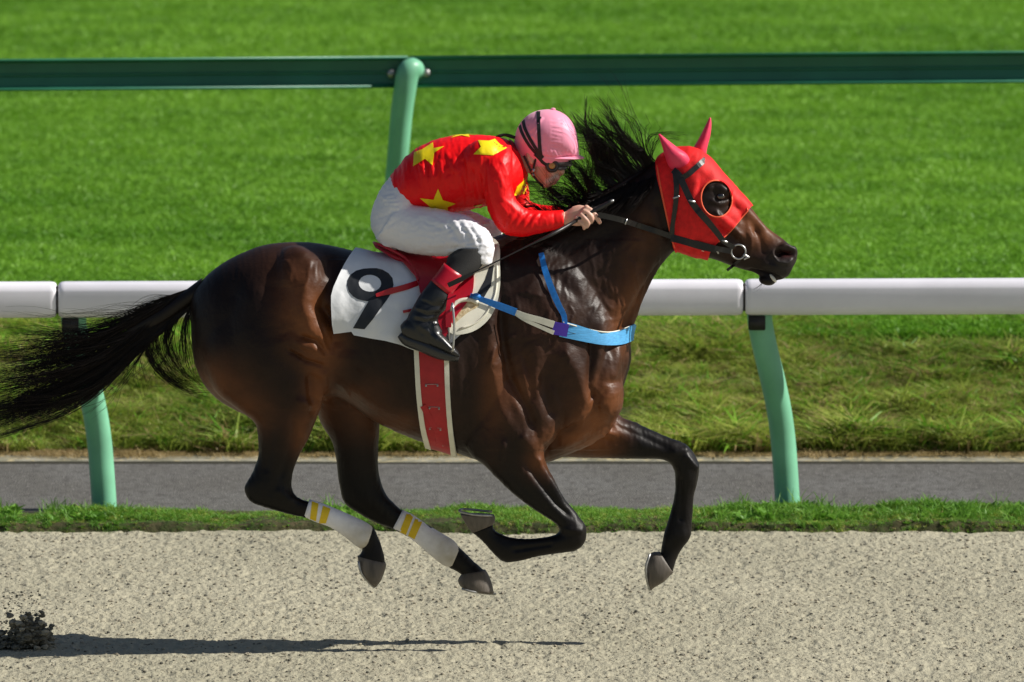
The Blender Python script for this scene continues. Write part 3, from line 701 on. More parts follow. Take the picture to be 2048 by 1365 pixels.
st = [
 # hindquarter
 ([(590,492),(618,515),(626,545),(612,575),(604,610),(615,650),(650,700)], 18, 8), ([(655,510),(665,560),(645,610),(668,650)], 18, -12), ([(560,560),(560,620),(580,680)], 34, -6),
 ([(640,600),(668,650),(676,700)], 14, -11), ([(597,672),(632,682),(655,712)], 6, -9), ([(575,700),(610,722),(652,734)], 5, -8, 'near'), ([(600,690),(640,708)], 14, 7, 'near'), ([(645,740),(648,765),(640,800)], 12, 8, 'near'),
 ([(620,745),(622,780),(628,830)], 9, -7, 'near'), ([(600,805),(625,812)], 9, 5, 'near'), ([(470,560),(455,640),(470,730),(510,800)], 22, -5), ([(520,560),(510,660),(540,760)], 30, 5),
 ([(585,830),(590,870),(575,920),(560,960)], 7, -5, 'near'), ([(545,850),(540,900),(530,950)], 10, -4, 'near'), ([(560,985),(580,1000)], 9, 4, 'near'),
 ([(690,560),(700,640),(695,720)], 26, -9),
 # barrel
 ([(700,770),(760,810),(830,840)], 14, 3), ([(690,735),(760,775),(840,810)], 12, -3), 
 ([(730,600),(740,700),(770,790)], 7, -1.6), ([(762,600),(772,700),(800,800)], 7, -1.6), ([(795,600),(805,700),(830,810)], 7, -1.6), ([(930,700),(935,780),(945,850)], 10, -2.5), ([(905,720),(910,800),(925,870)], 8, -1.6),
 # shoulder
 ([(985,600),(975,660),(985,740),(1000,820),(1030,865)], 13, 6), ([(1000,590),(1006,680),(1022,760),(1055,820),(1075,870)], 11, -12), ([(1020,600),(1060,640),(1075,700),(1070,780)], 20, 6), ([(1045,700),(1062,760),(1066,810)], 8, -5),
 ([(1050,560),(1090,610),(1120,660)], 26, 8), ([(1085,740),(1092,790),(1110,840)], 12, -8), ([(1120,690),(1150,740),(1165,800),(1140,860)], 20, 12), ([(1186,660),(1184,720),(1176,770),(1190,810)], 9, -10),
 ([(1225,670),(1205,740),(1190,780)], 9, -5), ([(1220,765),(1215,800),(1200,820)], 20, 6), ([(1160,835),(1120,870),(1085,905)], 7, -7), ([(1170,860),(1130,890)], 10, 4), ([(1240,680),(1232,730),(1225,760)], 7, 5),
 ([(1040,870),(1060,890),(1085,930)], 12, 6, 'near'), ([(1050,925),(1080,965),(1115,1010),(1145,1035)], 6, -6, 'near'), ([(1065,910),(1095,955),(1130,1005)], 6, 5, 'near'), ([(1010,880),(1005,910),(1000,925)], 5, 4, 'near'), ([(1020,940),(1060,990),(1100,1030)], 8, -3, 'near'),
 # neck
 ([(1330,520),(1285,590),(1245,660),(1215,720)], 11, -8), ([(1300,500),(1260,570),(1225,640)], 18, 4), ([(1080,520),(1140,500),(1200,480),(1270,440)], 20, -5), ([(1070,545),(1120,560),(1160,600)], 12, -4), ([(1200,560),(1180,620),(1160,680)], 22, -5), ([(1292,440),(1296,500),(1280,550)], 12, -5),
 ([(1312,400),(1330,450),(1340,490)], 10, -6), ([(1010,540),(1050,530),(1100,555)], 22, 4),
 # head
 ([(1425,424),(1455,448),(1490,478)], 7, 5), ([(1430,445),(1460,470),(1485,492)], 8, -6), ([(1458,402),(1490,440),(1520,470)], 10, -5), ([(1472,395),(1505,430),(1540,462)], 8, 3),
 ([(1495,440),(1505,470),(1500,500)], 7, 3.5), ([(1510,455),(1522,485),(1530,510)], 6, -3), ([(1412,378),(1440,372),(1462,388)], 5, 3.5), ([(1420,400),(1440,409),(1460,402)], 5, 3), ([(1433,424),(1437,432)],5,2.5), ([(1410,360),(1400,375)], 11, -5),
 ([(1496,541),(1520,545),(1545,550),(1566,560)], 3.2, -9), ([(1500,515),(1525,520)], 9, 3), ([(1552,495),(1575,490),(1588,500),(1590,514),(1574,526),(1556,523),(1547,508),(1553,496)], 4, 5), ([(1560,507),(1582,508)], 8.5, -24),
 ([(1520,562),(1540,562)], 8, 4), ([(1530,530),(1555,535)], 7, 3),
 # lower legs
 ([(1350,905),(1370,900)], 8, 3), ([(1375,915),(1392,935)], 6, 4), ([(1362,960),(1362,1040)], 5, -3), ([(1130,1060),(1160,1062)], 6, 3), ([(1100,1090),(1030,1100)], 5, -3),
 ([(1160,850),(1200,865),(1240,870)], 9, 6,'far'), ([(1165,880),(1190,872),(1230,885)], 8, -5, 'far'), ([(1240,855),(1300,880),(1340,900)], 7, -3, 'far'),
]
for i in range(6):      # thin skin folds at the flank
    st.append(([(628 + i * 8, 615 + i * 7), (643 + i * 5, 655 + i * 4), (660 + i * 1.5, 708)], 2.5, -3.2, 'near'))
for i in range(5): st.append(([(585 + i * 11, 690 + i * 3), (608 + i * 9, 702 + i * 3), (620 + i * 8, 716)], 2.3, -2.0, 'near'))
r5 = random.Random(5)
for i in range(14):      # veins and small folds on shoulder, neck and face
    x, y = r5.choice([(1190, 560), (1240, 560), (1120, 620), (1170, 640), (1480, 450), (1500, 470), (1000, 700), (840, 830), (1150, 700)]); x += r5.uniform(-25, 25); y += r5.uniform(-20, 20)
    st.append(([(x, y), (x + r5.uniform(-12, 12), y + 18), (x + r5.uniform(-20, 20), y + 38)], 2.2, 1.6))
sculpt(HB, [(q[0], q[1], q[2] * 1.9, *q[3:]) for q in st])
def crumple(me, amp, fx, fy, seed, mask=None):
    """cloth creases: ridged noise stretched along the pull of the fabric"""
    c = get_co(me); n = get_no(me); x, y = proj(c); wx = fbm(x / 60, y / 60, 2, seed + 3) * 2.2
    a = 1 - np.abs(2 * fbm(x / fx + wx, y / fy + wx + c[:, 1] * 6, 3, seed) - .94) * 2.2
    h = np.clip(a, 0, 1) ** 2
    if mask is not None: h = h * mask(x, y)
    c += n * (h * amp)[:, None]; set_co(me, c)
crumple(HB, .0036, 34, 80, 81, lambda x, y: ((x > 930) & (x < 1320) & (y > 480) & (y < 900)) * 1.0 + ((x > 560) & (x < 700) & (y > 520) & (y < 820)) * .8)
crumple(HB, .0012, 10, 30, 85, lambda x, y: (y < 900) * (x < 1340) * .8 + (x > 1440) * (y < 560) * .6)
crumple(HB, .0014, 10, 60, 87, lambda x, y: (y > 860) * 1.0)
c = get_co(HB); nn = get_no(HB); ln = np.zeros(len(c))
nv = fbm(c[:, 0] * 7 + c[:, 1] * 3, c[:, 2] * 7, 3, 2) - .44
c += nn * (nv * .006 * ((py < 900)))[:, None]; set_co(HB, c)
laplace(HB, 2, taubin=True)
# coat colours: dark bay, black points, tan coat patches, partly painting sunlit brown on shoulder and flank
px, py = proj(get_co(HB))
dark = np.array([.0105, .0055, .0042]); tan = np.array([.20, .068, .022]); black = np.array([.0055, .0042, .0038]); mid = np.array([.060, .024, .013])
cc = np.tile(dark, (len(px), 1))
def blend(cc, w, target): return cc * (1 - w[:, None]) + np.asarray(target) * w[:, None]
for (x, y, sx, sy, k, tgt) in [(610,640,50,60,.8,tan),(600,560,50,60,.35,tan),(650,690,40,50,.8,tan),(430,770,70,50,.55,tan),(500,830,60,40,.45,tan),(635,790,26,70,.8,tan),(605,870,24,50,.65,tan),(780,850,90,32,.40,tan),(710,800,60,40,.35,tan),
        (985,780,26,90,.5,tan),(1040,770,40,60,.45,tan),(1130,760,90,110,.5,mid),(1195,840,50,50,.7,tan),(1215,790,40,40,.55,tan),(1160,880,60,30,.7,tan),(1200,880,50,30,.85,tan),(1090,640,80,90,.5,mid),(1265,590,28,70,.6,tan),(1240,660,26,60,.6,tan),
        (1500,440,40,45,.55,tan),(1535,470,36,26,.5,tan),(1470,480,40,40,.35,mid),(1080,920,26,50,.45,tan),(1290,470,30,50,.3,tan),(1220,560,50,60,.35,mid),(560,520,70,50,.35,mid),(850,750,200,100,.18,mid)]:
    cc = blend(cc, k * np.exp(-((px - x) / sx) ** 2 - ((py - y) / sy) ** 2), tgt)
leg = np.clip((py - 900) / 60, 0, 1) * (px < 900) + np.clip((py - 935) / 50, 0, 1) * ((px >= 900) & (px < 1240)) + np.clip((px - 1215) / 70, 0, 1) * (py > 820) * (px >= 1215)
cc = blend(cc, np.clip(leg, 0, 1), black)
muz = np.clip((px - 1520) / 40, 0, 1) * np.clip((py - 480) / 20, 0, 1); cc = blend(cc, muz * .8, [.022, .019, .018])
cc = blend(cc, .9 * np.exp(-((px - 1573) / 15.) ** 2 - ((py - 509) / 8) ** 2), [.035, .004, .004])
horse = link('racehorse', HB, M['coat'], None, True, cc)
tag(horse, 'dark bay racehorse at full gallop with red hood and bandaged hind legs', 'horse')
hb = make_bvh(HB); hsb = make_bvh(HS)
# hooves
def hoof(stn, shoe_pts, Y, nm='hoof'):
    h = add_part(nm, loft(stn, 24, 3, ex=1.25), M['hoof'], horse)
    if shoe_pts: add_part('horseshoe', ptube(shoe_pts, .0045, Y, n=8, sub=3), M['shoe'], h)
    return h
hoof([(715,1112,771,1125,-.14,.038),(716,1120,772,1134,-.14,.044),(722,1146,764,1158,-.14,.048),(738,1166,756,1170,-.14,.030),(748,1174,751,1175,-.14,.008)], [(717,1122,-.175),(723,1148,-.178),(748,1175,-.14),(735,1160,-.10)], -.14)
hoof([(924,1147,971,1140,.14,.038),(916,1160,977,1150,.14,.047),(920,1172,984,1168,.14,.053),(932,1181,988,1187,.14,.052)], [(924,1178,.10),(945,1184,.086),(988,1189,.13),(985,1187,.18)], .14)
hoof([(943,1066,988,1048,-.155,.037),(936,1056,990,1042,-.155,.044),(926,1040,990,1034,-.155,.050),(920,1028,988,1030,-.155,.050)], [(986,1032,-.20),(950,1030,-.212),(922,1024,-.19),(920,1020,-.155),(935,1019,-.11),(984,1024,-.115)], -.155)
hoof([(1320,1104,1347,1146,.13,.038),(1303,1106,1342,1150,.13,.046),(1294,1124,1328,1164,.13,.050),(1291,1150,1308,1176,.13,.038),(1296,1174,1302,1182,.13,.012)], [(1300,1108,.085),(1291,1140,.08),(1299,1180,.12),(1296,1150,.17)], .13)
# bandages on the hind legs
def bandage(stn, stripes, Y):
    vf = loft(stn, 28, 4, ex=1.1, grow=1.0); V = np.array([tuple(v) for v in vf[0]]); bx, bz = proj(V)
    b = np.tile(np.array([.85, .84, .87]), (len(V), 1)); ex_, ey_ = (stn[-1][0] + stn[-1][2]) / 2, (stn[-1][1] + stn[-1][3]) / 2
    d = np.hypot(bx - ex_, bz - ey_); w = np.clip(1 - d / 75, 0, 1) * (.35 + .9 * fbm(bx / 14, bz / 14, 3, 7)); b = blend(b, np.clip(w, 0, .9), [.42, .36, .23])
    V += 0
    o = mesh_obj('leg_bandage', V, vf[1], M['bandage'], horse, True, b)
    bv = make_bvh(o.data)
    for s in stripes:
        decal(s, bv, .0012, 'yellow_tape', M['yellow_tape'], o, 5, .0008)
    return o
bandage([(608,1034,619,999,-.14,.030),(630,1044,643,1006,-.14,.031),(660,1055,675,1019,-.14,.031),(688,1073,707,1033,-.14,.034),(706,1088,734,1046,-.14,.038),(718,1096,746,1058,-.14,.039),(728,1098,744,1072,-.14,.033)],
        [[(624,1003),(637,1008),(632,1043),(620,1038)],[(646,1012),(661,1018),(650,1053),(638,1046)]], -.14)
bandage([(785,1058,805,1020,.14,.030),(806,1068,826,1030,.14,.031),(832,1086,855,1050,.14,.031),(862,1112,884,1067,.14,.035),(885,1130,908,1082,.14,.038),(902,1136,919,1097,.14,.037)],
        [[(815,1024),(828,1030),(812,1070),(799,1064)],[(832,1034),(846,1041),(829,1079),(816,1072)]], .14)
# eye and nostril, mouth
eye = add_part('eye', ellipsoid(P(1441, 393, -.086), (.018, .017, .014), 20, 12), M['eye'], horse)
add_part('tongue', ellipsoid(P(1546, 557, -.03), (.020, .012, .007), 16, 8, -.9), M['tooth'], horse)
# whiskers
# ---- hood
hood_poly = smooth_poly([(1312,320),(1325,300),(1345,288),(1380,288),(1400,296),(1420,304),(1440,325),(1460,350),(1480,375),(1502,405),(1510,412)], 2, False) + smooth_poly([(1503,413),(1480,440),(1458,466),(1437,484),(1420,506),(1414,525),(1396,530),(1372,520),(1350,505),(1343,480),(1334,440),(1322,390),(1313,350),(1311,325)], 2, False)
HD = HB.copy(); laplace(HD, 12, taubin=True); crumple(HD, .0030, 26, 46, 71, lambda x, y: (x > 1300) * 1.0); sculpt(HD, [([(1395,345),(1380,420),(1385,490)], 3, 3), ([(1400,350),(1392,430),(1400,500)], 4, -2.5), ([(1420,450),(1445,462),(1460,458)], 4, -3), ([(1470,410),(1486,425),(1480,440)], 5, -3), ([(1330,400),(1345,440),(1350,470)], 4, -3)])
eyeh = ellipse_poly(1433, 398, 31, 37, 28, -.15)
hood = shell(HD, hood_poly, .006, 'hood', M['hood'], horse, holes=[eyeh], relax=2, thick=.002)
hdb = make_bvh(HD)
add_part('hood_piping', tube(surf_line(hdb, eyeh + [eyeh[0], eyeh[1]], .008, 1), .0032, n=8, sub=1), M['pipe'], hood)
add_part('hood_piping', tube(surf_line(hdb, [(1503,413),(1480,440),(1458,466),(1437,484)], .007, 3), .003, n=8, sub=1), M['pipe'], hood)
add_part('hood_piping', tube(surf_line(hdb, [(1313,322),(1317,350),(1324,390),(1335,440),(1344,480),(1350,497)], .008, 3), .0035, n=8, sub=1), M['pipe'], hood)
decal([(1398,505),(1415,508),(1411,516),(1400,514)], hdb, .009, 'white_tag', M['cream'], hood, 5)
add_part('hood_piping', tube(surf_line(hdb, [(1388,303),(1410,313),(1432,338),(1462,372),(1499,411)], .007, 3), .0025, n=8, sub=1), M['pipe'], hood)
add_part('ear_cover', loft([(1346,347,1380,340,-.058,.012),(1337,332,1381,322,-.064,.034),(1330,314,1372,307,-.068,.040),(1325,296,1356,296,-.068,.032),(1320,280,1335,280,-.066,.018),(1316,269,1320,268,-.064,.005)], 24, 4), M['ear'], hood)
add_part('ear_cover', loft([(1383,312,1412,322,.058,.012),(1386,297,1413,305,.064,.034),(1395,282,1416,290,.068,.036),(1404,265,1421,270,.068,.028),(1414,245,1423,250,.066,.014),(1419,235,1422,236,.064,.004)], 24, 4), M['ear'], hood)

# ---- hair
def strands(guides, n, name, parent, rad=.0011, jit=.012, wig=.015, clumps=24, seg=16, lens=(.75, 1.08), yj=.03, seed=1, thin=.25):
    r = np.random.default_rng(seed); K = 22
    Gd = []
    for g in guides:
        pts = np.array([P(q[0], q[1], q[2] if len(q) > 2 else 0) for q in g]); A = catmull(pts, 8)
        s = np.concatenate([[0], np.cumsum(np.linalg.norm(np.diff(A, axis=0), axis=1))]); s /= s[-1]
        Gd.append(np.column_stack([np.interp(np.linspace(0, 1, K), s, A[:, k]) for k in range(3)]))
    Gd = np.array(Gd); V = []; F = []; t = np.linspace(0, 1, K)
    cl = r.random(clumps) * (len(Gd) - 1); cph = r.uniform(0, 6.28, (clumps, 4)); coff = r.normal(0, 1, (clumps, 3)); clen = r.uniform(lens[0], lens[1], clumps)
    tt = np.linspace(0, 1, seg)
    for i in range(n):
        ci = r.integers(clumps); u = np.clip(cl[ci] + r.normal(0, .10), 0, len(Gd) - 1 - 1e-6); k = int(u); f = u - k
        base = Gd[k] * (1 - f) + Gd[k + 1] * f
        L = clen[ci] * r.uniform(.85, 1.05); ext = tt * L
        p = np.column_stack([np.interp(np.minimum(ext, 1), t, base[:, q]) for q in range(3)])
        over = np.maximum(ext - 1, 0)[:, None] * (base[-1] - base[-4]) * 7; p = p + over
        w = (tt ** 1.6)[:, None]
        p += w * (coff[ci] * np.array([wig, yj, wig]) + r.normal(0, 1, 3) * np.array([jit, jit, jit]))
        a = cph[ci]; amp = wig * .55
        p[:, 0] += amp * np.sin(a[0] + 7 * tt + r.normal(0, .25)) * tt; p[:, 2] += amp * np.sin(a[1] + 9 * tt + r.normal(0, .25)) * tt
        p[0] += r.normal(0, .004, 3)
        T = np.gradient(p, axis=0); T /= np.linalg.norm(T, axis=1)[:, None] + 1e-9
        s1 = np.cross(T, np.array([0, 1.0, 0])); s1 /= np.linalg.norm(s1, axis=1)[:, None] + 1e-9; s2 = np.cross(T, s1)
        rd = rad * r.uniform(.6, 1.3) * (1 - (1 - thin) * tt ** 1.5); o = len(V)
        ring = []
        for j in range(3):
            an = 2 * math.pi * j / 3; ring.append(p + rd[:, None] * (math.cos(an) * s1 + math.sin(an) * s2))
        ring = np.stack(ring, 1).reshape(-1, 3); V.extend(ring.tolist())
        for q in range(seg - 1):
            for j in range(3): F.append((o + q * 3 + j, o + q * 3 + (j + 1) % 3, o + q * 3 + 3 + (j + 1) % 3, o + q * 3 + 3 + j))
    return mesh_obj(name, V, F, M['hair'], parent)
tail_core = loft([(404,556,400,600,0,.045),(380,574,385,608,0,.036),(350,596,360,624,0,.024),(318,620,328,644,0,.016),(280,642,290,662,0,.010),(240,668,246,680,0,.004)], 16, 4)
tl = add_part('tail', tail_core, M['hair'], horse)
strands([[(392,570),(335,598),(270,628),(200,652),(120,655),(50,668)], [(395,578),(330,612),(262,648),(190,682),(100,702),(0,708)], [(393,585),(320,630),(245,680),(165,715),(80,740),(-30,760)], [(392,592),(320,645),(245,700),(160,750),(70,785),(-60,800)],
         [(392,600),(325,655),(262,702),(190,760),(110,800),(-10,840),(-90,870)], [(390,606),(335,660),(275,708),(215,765),(130,806),(20,838),(-60,880)]], 1300, 'tail_hair', tl, rad=.0016, jit=.010, wig=.030, clumps=60, seed=2, yj=.03)
strands([[(395,580),(350,590),(290,612),(235,628),(190,632)], [(392,572),(320,602),(250,632),(170,655),(80,650),(0,650)], [(395,580),(330,612),(262,652),(190,700),(100,750),(0,790)]], 90, 'tail_hair', tl, rad=.0010, jit=.02, wig=.035, clumps=30, seed=3, lens=(.7, 1.1))
strands([[(390,600),(385,660),(388,720),(396,765),(402,780)], [(382,608),(352,650),(350,700),(372,745),(402,772)], [(372,612),(325,650),(312,690),(338,735),(385,768),(402,775)], [(355,620),(300,660),(288,695),(310,745),(360,776),(398,776)]], 210, 'tail_hair', tl, rad=.0013, jit=.006, wig=.014, clumps=26, seed=4, yj=.05)
strands([[(330,640),(300,680),(255,735),(190,790),(120,808)], [(320,650),(290,690),(275,730),(280,765),(300,790)], [(340,650),(290,700),(240,750),(180,790),(110,812)], [(350,660),(330,715),(300,755),(330,772),(395,778)]], 60, 'tail_hair', tl, rad=.0012, jit=.012, wig=.03, clumps=14, seed=5)
mg = [[(1316,350),(1306,325),(1290,298),(1262,275),(1240,248),(1222,224)], [(1310,365),(1285,318),(1262,295),(1238,268),(1215,238),(1196,222)], [(1296,372),(1258,330),(1238,300),(1215,272),(1190,248),(1170,228)], [(1280,378),(1240,345),(1215,312),(1190,285),(1165,262),(1160,240)],
      [(1262,385),(1225,355),(1200,325),(1178,295),(1158,272),(1150,255)], [(1246,390),(1208,365),(1185,338),(1170,312),(1158,292)], [(1228,396),(1190,380),(1172,350),(1158,320),(1142,300)], [(1212,402),(1170,385),(1150,355),(1128,330),(1120,312)],
      [(1196,410),(1150,398),(1120,378),(1095,352),(1078,335)], [(1165,424),(1120,415),(1092,402),(1072,388),(1060,374)], [(1130,436),(1098,430),(1075,416),(1055,402),(1040,396)]]
mane = add_part('mane', loft([(1325,322,1318,392,0,.020),(1292,334,1290,408,0,.022),(1250,356,1255,425,0,.024),(1205,382,1215,440,0,.026),(1160,404,1175,455,0,.026),(1110,424,1125,465,0,.022),(1060,446,1075,480,0,.014)], 16, 4, grow=1.0), M['hair'], horse)
strands(mg, 1050, 'mane_hair', mane, rad=.0017, jit=.004, wig=.034, clumps=54, seed=8, lens=(.45, 1.15), yj=.035)
strands(mg, 330, 'mane_hair', mane, rad=.0012, jit=.02, wig=.06, clumps=60, seed=9, lens=(.7, 1.15), yj=.05)
strands([[(1325,330),(1305,328),(1300,322),(1308,300),(1318,280),(1335,268),(1370,272)], [(1322,332),(1300,310),(1290,290),(1300,268),(1325,268),(1372,274)]], 22, 'forelock', mane, rad=.0011, jit=.006, wig=.008, clumps=6, seed=10)
strands([[(1150,440,-.03),(1180,430,-.05),(1215,425,-.07),(1240,428,-.08)], [(1290,360,-.03),(1285,400,-.07),(1270,430,-.09),(1250,445,-.1)]], 120, 'mane_hair', mane, rad=.0012, jit=.01, wig=.01, clumps=20, seed=11, lens=(.4,.9), yj=.005)
strands([[(1316,330,0),(1310,352,-.05),(1296,380,-.085),(1278,405,-.10),(1262,425,-.115)], [(1280,348,0),(1272,375,-.06),(1255,400,-.09),(1235,425,-.11),(1212,440,-.12)], [(1240,368,0),(1230,392,-.06),(1210,418,-.10),(1185,438,-.12),(1160,450,-.135)],
         [(1195,390,0),(1182,412,-.06),(1160,434,-.11),(1130,452,-.14),(1100,462,-.15)], [(1150,412,0),(1135,430,-.07),(1110,448,-.12),(1080,462,-.15),(1050,470,-.16)], [(1100,434,0),(1085,446,-.07),(1060,458,-.12),(1035,470,-.15),(1010,478,-.16)]], 900, 'mane_hair', mane, rad=.0017, jit=.006, wig=.012, clumps=60, seed=13, lens=(.4, .95), yj=.004)
strands([[(1525,562),(1515,572),(1505,580)], [(1540,566),(1530,578),(1518,588)]], 14, 'whisker', horse, rad=.0004, jit=.006, wig=.004, clumps=8, seed=12)

# ================================================================== TACK
def strap(line, w, off, name, m, parent, bvh=None, thick=.003, cell=6):
    return decal(strip(line, w), bvh or hb, off, name, m, parent, cell, thick)
def rip(qx, qy, cc):
    return .010 * (fbm(qx / 34, qy / 48, 3, 41) - .45) + .006 * np.clip((qy - 640) / 40, 0, 1) * np.sin(qx / 11.)
cloth_poly = [(716,480),(711,496),(699,512),(688,530),(677,552),(667,574),(662,592),(662,610),(663,635),(664,650),(667,668),(703,664),(708,671),(740,677),(770,682),(800,690),(828,701),(880,706),(955,640),(985,560),(985,470),(900,455),(800,455)]
numcloth = shell(HS, cloth_poly, .012, 'number_cloth', M['cloth'], None, relax=6, thick=.003, ripple=rip)
tag(numcloth, 'white number cloth with a large black 9 under the red saddle', 'saddle cloth')
cloth_me = numcloth.data; cb = make_bvh(cloth_me)
nine = smooth_poly([(741,537),(716,540),(699,553),(694,568),(697,584),(710,597),(726,602),(737,603),(732,612),(722,628),(706,657),(729,659),(746,640),(765,612),(780,592),(787,572),(784,556),(774,544),(758,538)], 4)
nine = [(741,537),(727,538),(712,542),(701,550),(695,561),(694,571),(698,584),(706,593),(716,599),(728,602),(737,603),(706,657),(729,659),(745,640),(762,616),(774,600),(783,586),(787,570),(785,557),(777,547),(765,540),(753,537)]
hole9 = ellipse_poly(740, 567, 22.5, 17, 20, .05)
decal(nine, cb, .0045, 'numeral_nine', M['ink'], numcloth, 6, .0008, holes=[hole9])
# cream pad behind and in front of the saddle flap
pad_poly = smooth_poly([(940,486),(975,478),(998,490),(1000,530),(1000,570),(994,605),(980,635),(960,655),(935,667),(905,669),(892,650),(890,600),(900,540)], 3)
pad = shell(HS, pad_poly, .020, 'saddle_pad', M['cream'], None, relax=5, thick=.010)
tag(pad, 'cream saddle pad with a rounded lower lobe in front of the number cloth', 'saddle pad')
pb = make_bvh(pad.data)
add_part('pad_binding', tube(surf_line(pb, [(992,492),(994,540),(992,580),(984,606),(970,630),(948,648),(920,658)], .011, 3), .004, n=8, sub=1), M['cream'], pad)
decal(smooth_poly([(905,612),(925,600),(950,604),(958,612),(938,624),(918,640),(908,648),(903,630)], 3), pb, .011, 'lower_lobe_opening', mat('pad_dirt', (.42, .30, .14), rough=.9, col2=(.75, .66, .45), vscale=60, bump=.8, bscale=120), pad, 5, .001)
add_part('lobe_roll', tube(surf_line(pb, [(900,652),(898,632),(904,614),(920,602),(940,600),(956,606)], .016, 3), .008, n=10, sub=1), M['cream'], pad)
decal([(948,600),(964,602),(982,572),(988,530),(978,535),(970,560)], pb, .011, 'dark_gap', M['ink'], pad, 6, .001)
# saddle
saddle = empty('racing_saddle', P(880, 520, 0), label='small red racing saddle with raised cantle under the jockey', cat='saddle')
seat = loft([(745,484,752,496,0,.045),(758,489,768,505,0,.085),(780,497,788,518,0,.11),(810,506,816,530,0,.115),(845,514,848,535,0,.11),(885,514,888,532,0,.10),(925,506,930,526,0,.09),(960,492,966,512,0,.07),(978,486,984,498,0,.04)], 28, 4, ex=1.2)
add_part('seat', seat, M['redleather'], saddle)
flap_poly = smooth_poly([(790,500),(850,500),(910,500),(944,530),(947,575),(938,600),(915,630),(900,655),(886,680),(868,660),(850,610),(840,585),(835,560),(815,535)], 3)
flap = shell(HS, flap_poly, .030, 'flap', M['redleather'], saddle, relax=8, thick=.005)
fb = make_bvh(flap.data)
cant = tube([P(748,486,-.05), P(757,489,-.09), P(780,499,-.115), P(810,516,-.13), P(828,538,-.18), P(836,560,-.24)], .0055, n=8); add_part('cantle_roll', cant, M['redleather'], saddle)
# loose red strap ends lying across the number cloth
def loose(line, w, th, m, name, parent, flat=.3):
    pts = [P(*q) for q in line]; return add_part(name, tube(pts, w, n=10, sub=4, flat=flat), m, parent)
def bar3(line, w, th=.003):
    """flat leather band through 3-D points, its broad side to the camera"""
    A = catmull(np.array([P(*q) for q in line]), 4); T = np.gradient(A, axis=0); T /= np.linalg.norm(T, axis=1)[:, None]
    N = np.cross(T, np.array([0, 1.0, 0])); N /= np.linalg.norm(N, axis=1)[:, None]
    ww = np.full(len(A), w / 2) if np.isscalar(w) else np.interp(np.linspace(0, 1, len(A)), np.linspace(0, 1, len(w)), w) / 2
    V = []; F = []
    for p, nrm, h in zip(A, N, ww):
        for s, y in ((1, -th), (-1, -th), (-1, th), (1, th)): V.append(p + nrm * h * s + np.array([0, y, 0]))
    for i in range(len(A) - 1):
        for k in range(4): F.append((i * 4 + k, i * 4 + (k + 1) % 4, i * 4 + 4 + (k + 1) % 4, i * 4 + 4 + k))
    F += [(3, 2, 1, 0), tuple(len(V) - 4 + k for k in range(4))]
    return V, F
def bar_on(line, w, bvh, off, th=.003, fallback=None):
    pts = surf_line(bvh, line, off, 4, fallback); A = np.array(pts); T = np.gradient(A, axis=0); T /= np.linalg.norm(T, axis=1)[:, None]
    N = np.cross(T, np.array([0, 1.0, 0])); N /= np.linalg.norm(N, axis=1)[:, None]; V = []; F = []
    ww = np.full(len(A), w / 2) if np.isscalar(w) else np.interp(np.linspace(0, 1, len(A)), np.linspace(0, 1, len(w)), w) / 2
    for p, nrm, h in zip(A, N, ww):
        for s, y in ((1, -th), (-1, -th), (-1, th), (1, th)): V.append(p + nrm * h * s + np.array([0, y, 0]))
    for i in range(len(A) - 1):
        for k in range(4): F.append((i * 4 + k, i * 4 + (k + 1) % 4, i * 4 + 4 + (k + 1) % 4, i * 4 + 4 + k))
    F += [(3, 2, 1, 0), tuple(len(V) - 4 + k for k in range(4))]
    return V, F
sm = dict(smooth=False)
add_part('loose_strap', bar_on([(836,566),(810,575),(780,583),(752,591)], [.020, .022, .022, .012], cb, .012), M['redleather'], saddle, **sm)
add_part('loose_strap', bar_on([(826,620),(806,624)], .010, cb, .012), M['redleather'], saddle, **sm)
add_part('stirrup_leather', bar3([(905,588,-.345),(899,620,-.37),(897,655,-.38)], [.030, .028, .020]), M['redleather'], saddle, **sm)
stir = ptube([(905,607,-.40),(908,640,-.41),(908,670,-.41),(906,700,-.41)], .0042, n=8); st2 = ptube([(905,607,-.40),(898,640,-.34),(898,675,-.31),(900,700,-.30)], .0042, n=8)
add_part('stirrup_iron', merge(stir, st2, ptube([(906,700,-.41),(903,703,-.36),(900,700,-.30)], .006, n=8)), M['steel'], saddle)
# girth
gp_l = [(832,690),(834,730),(838,790),(846,850),(856,888),(866,915)]; gp_r = [(892,690),(893,740),(895,790),(900,850),(908,905),(912,925)]
girth = shell(HS, gp_l + gp_r[::-1], .008, 'girth', M['girth'], None, relax=4, thick=.006)
tag(girth, 'red girth strap with cream edging round the horse belly below the saddle', 'girth')
gb = make_bvh(girth.data)
for ln in (gp_l, gp_r):
    pl = strip(ln, 9.5, 3)
    e_ = shell(HS, pl, .007, 'girth_edging', M['cream'], girth, relax=3, thick=.011)
for (x0, y0, x1, y1) in ((850,769,877,769),(857,814,880,815),(858,855,883,857),(864,888,888,888)):
    add_part('stitch_bar', tube(surf_line(gb, [(x0,y0),(x1,y1)], .008, 2), .0011, n=6, sub=1), M['shoe'], girth)
    for x, y in ((x0 + 2, y0 + 3), (x1 - 2, y1 + 3)):
        add_part('rivet', ellipsoid(onto(gb, x, y, .008), (.004, .003, .004), 8, 6), M['shoe'], girth)
add_part('girth_tab', bar_on([(846,812),(860,838),(876,868),(878,895)], .022, gb, .010), M['girth'], girth, **sm)
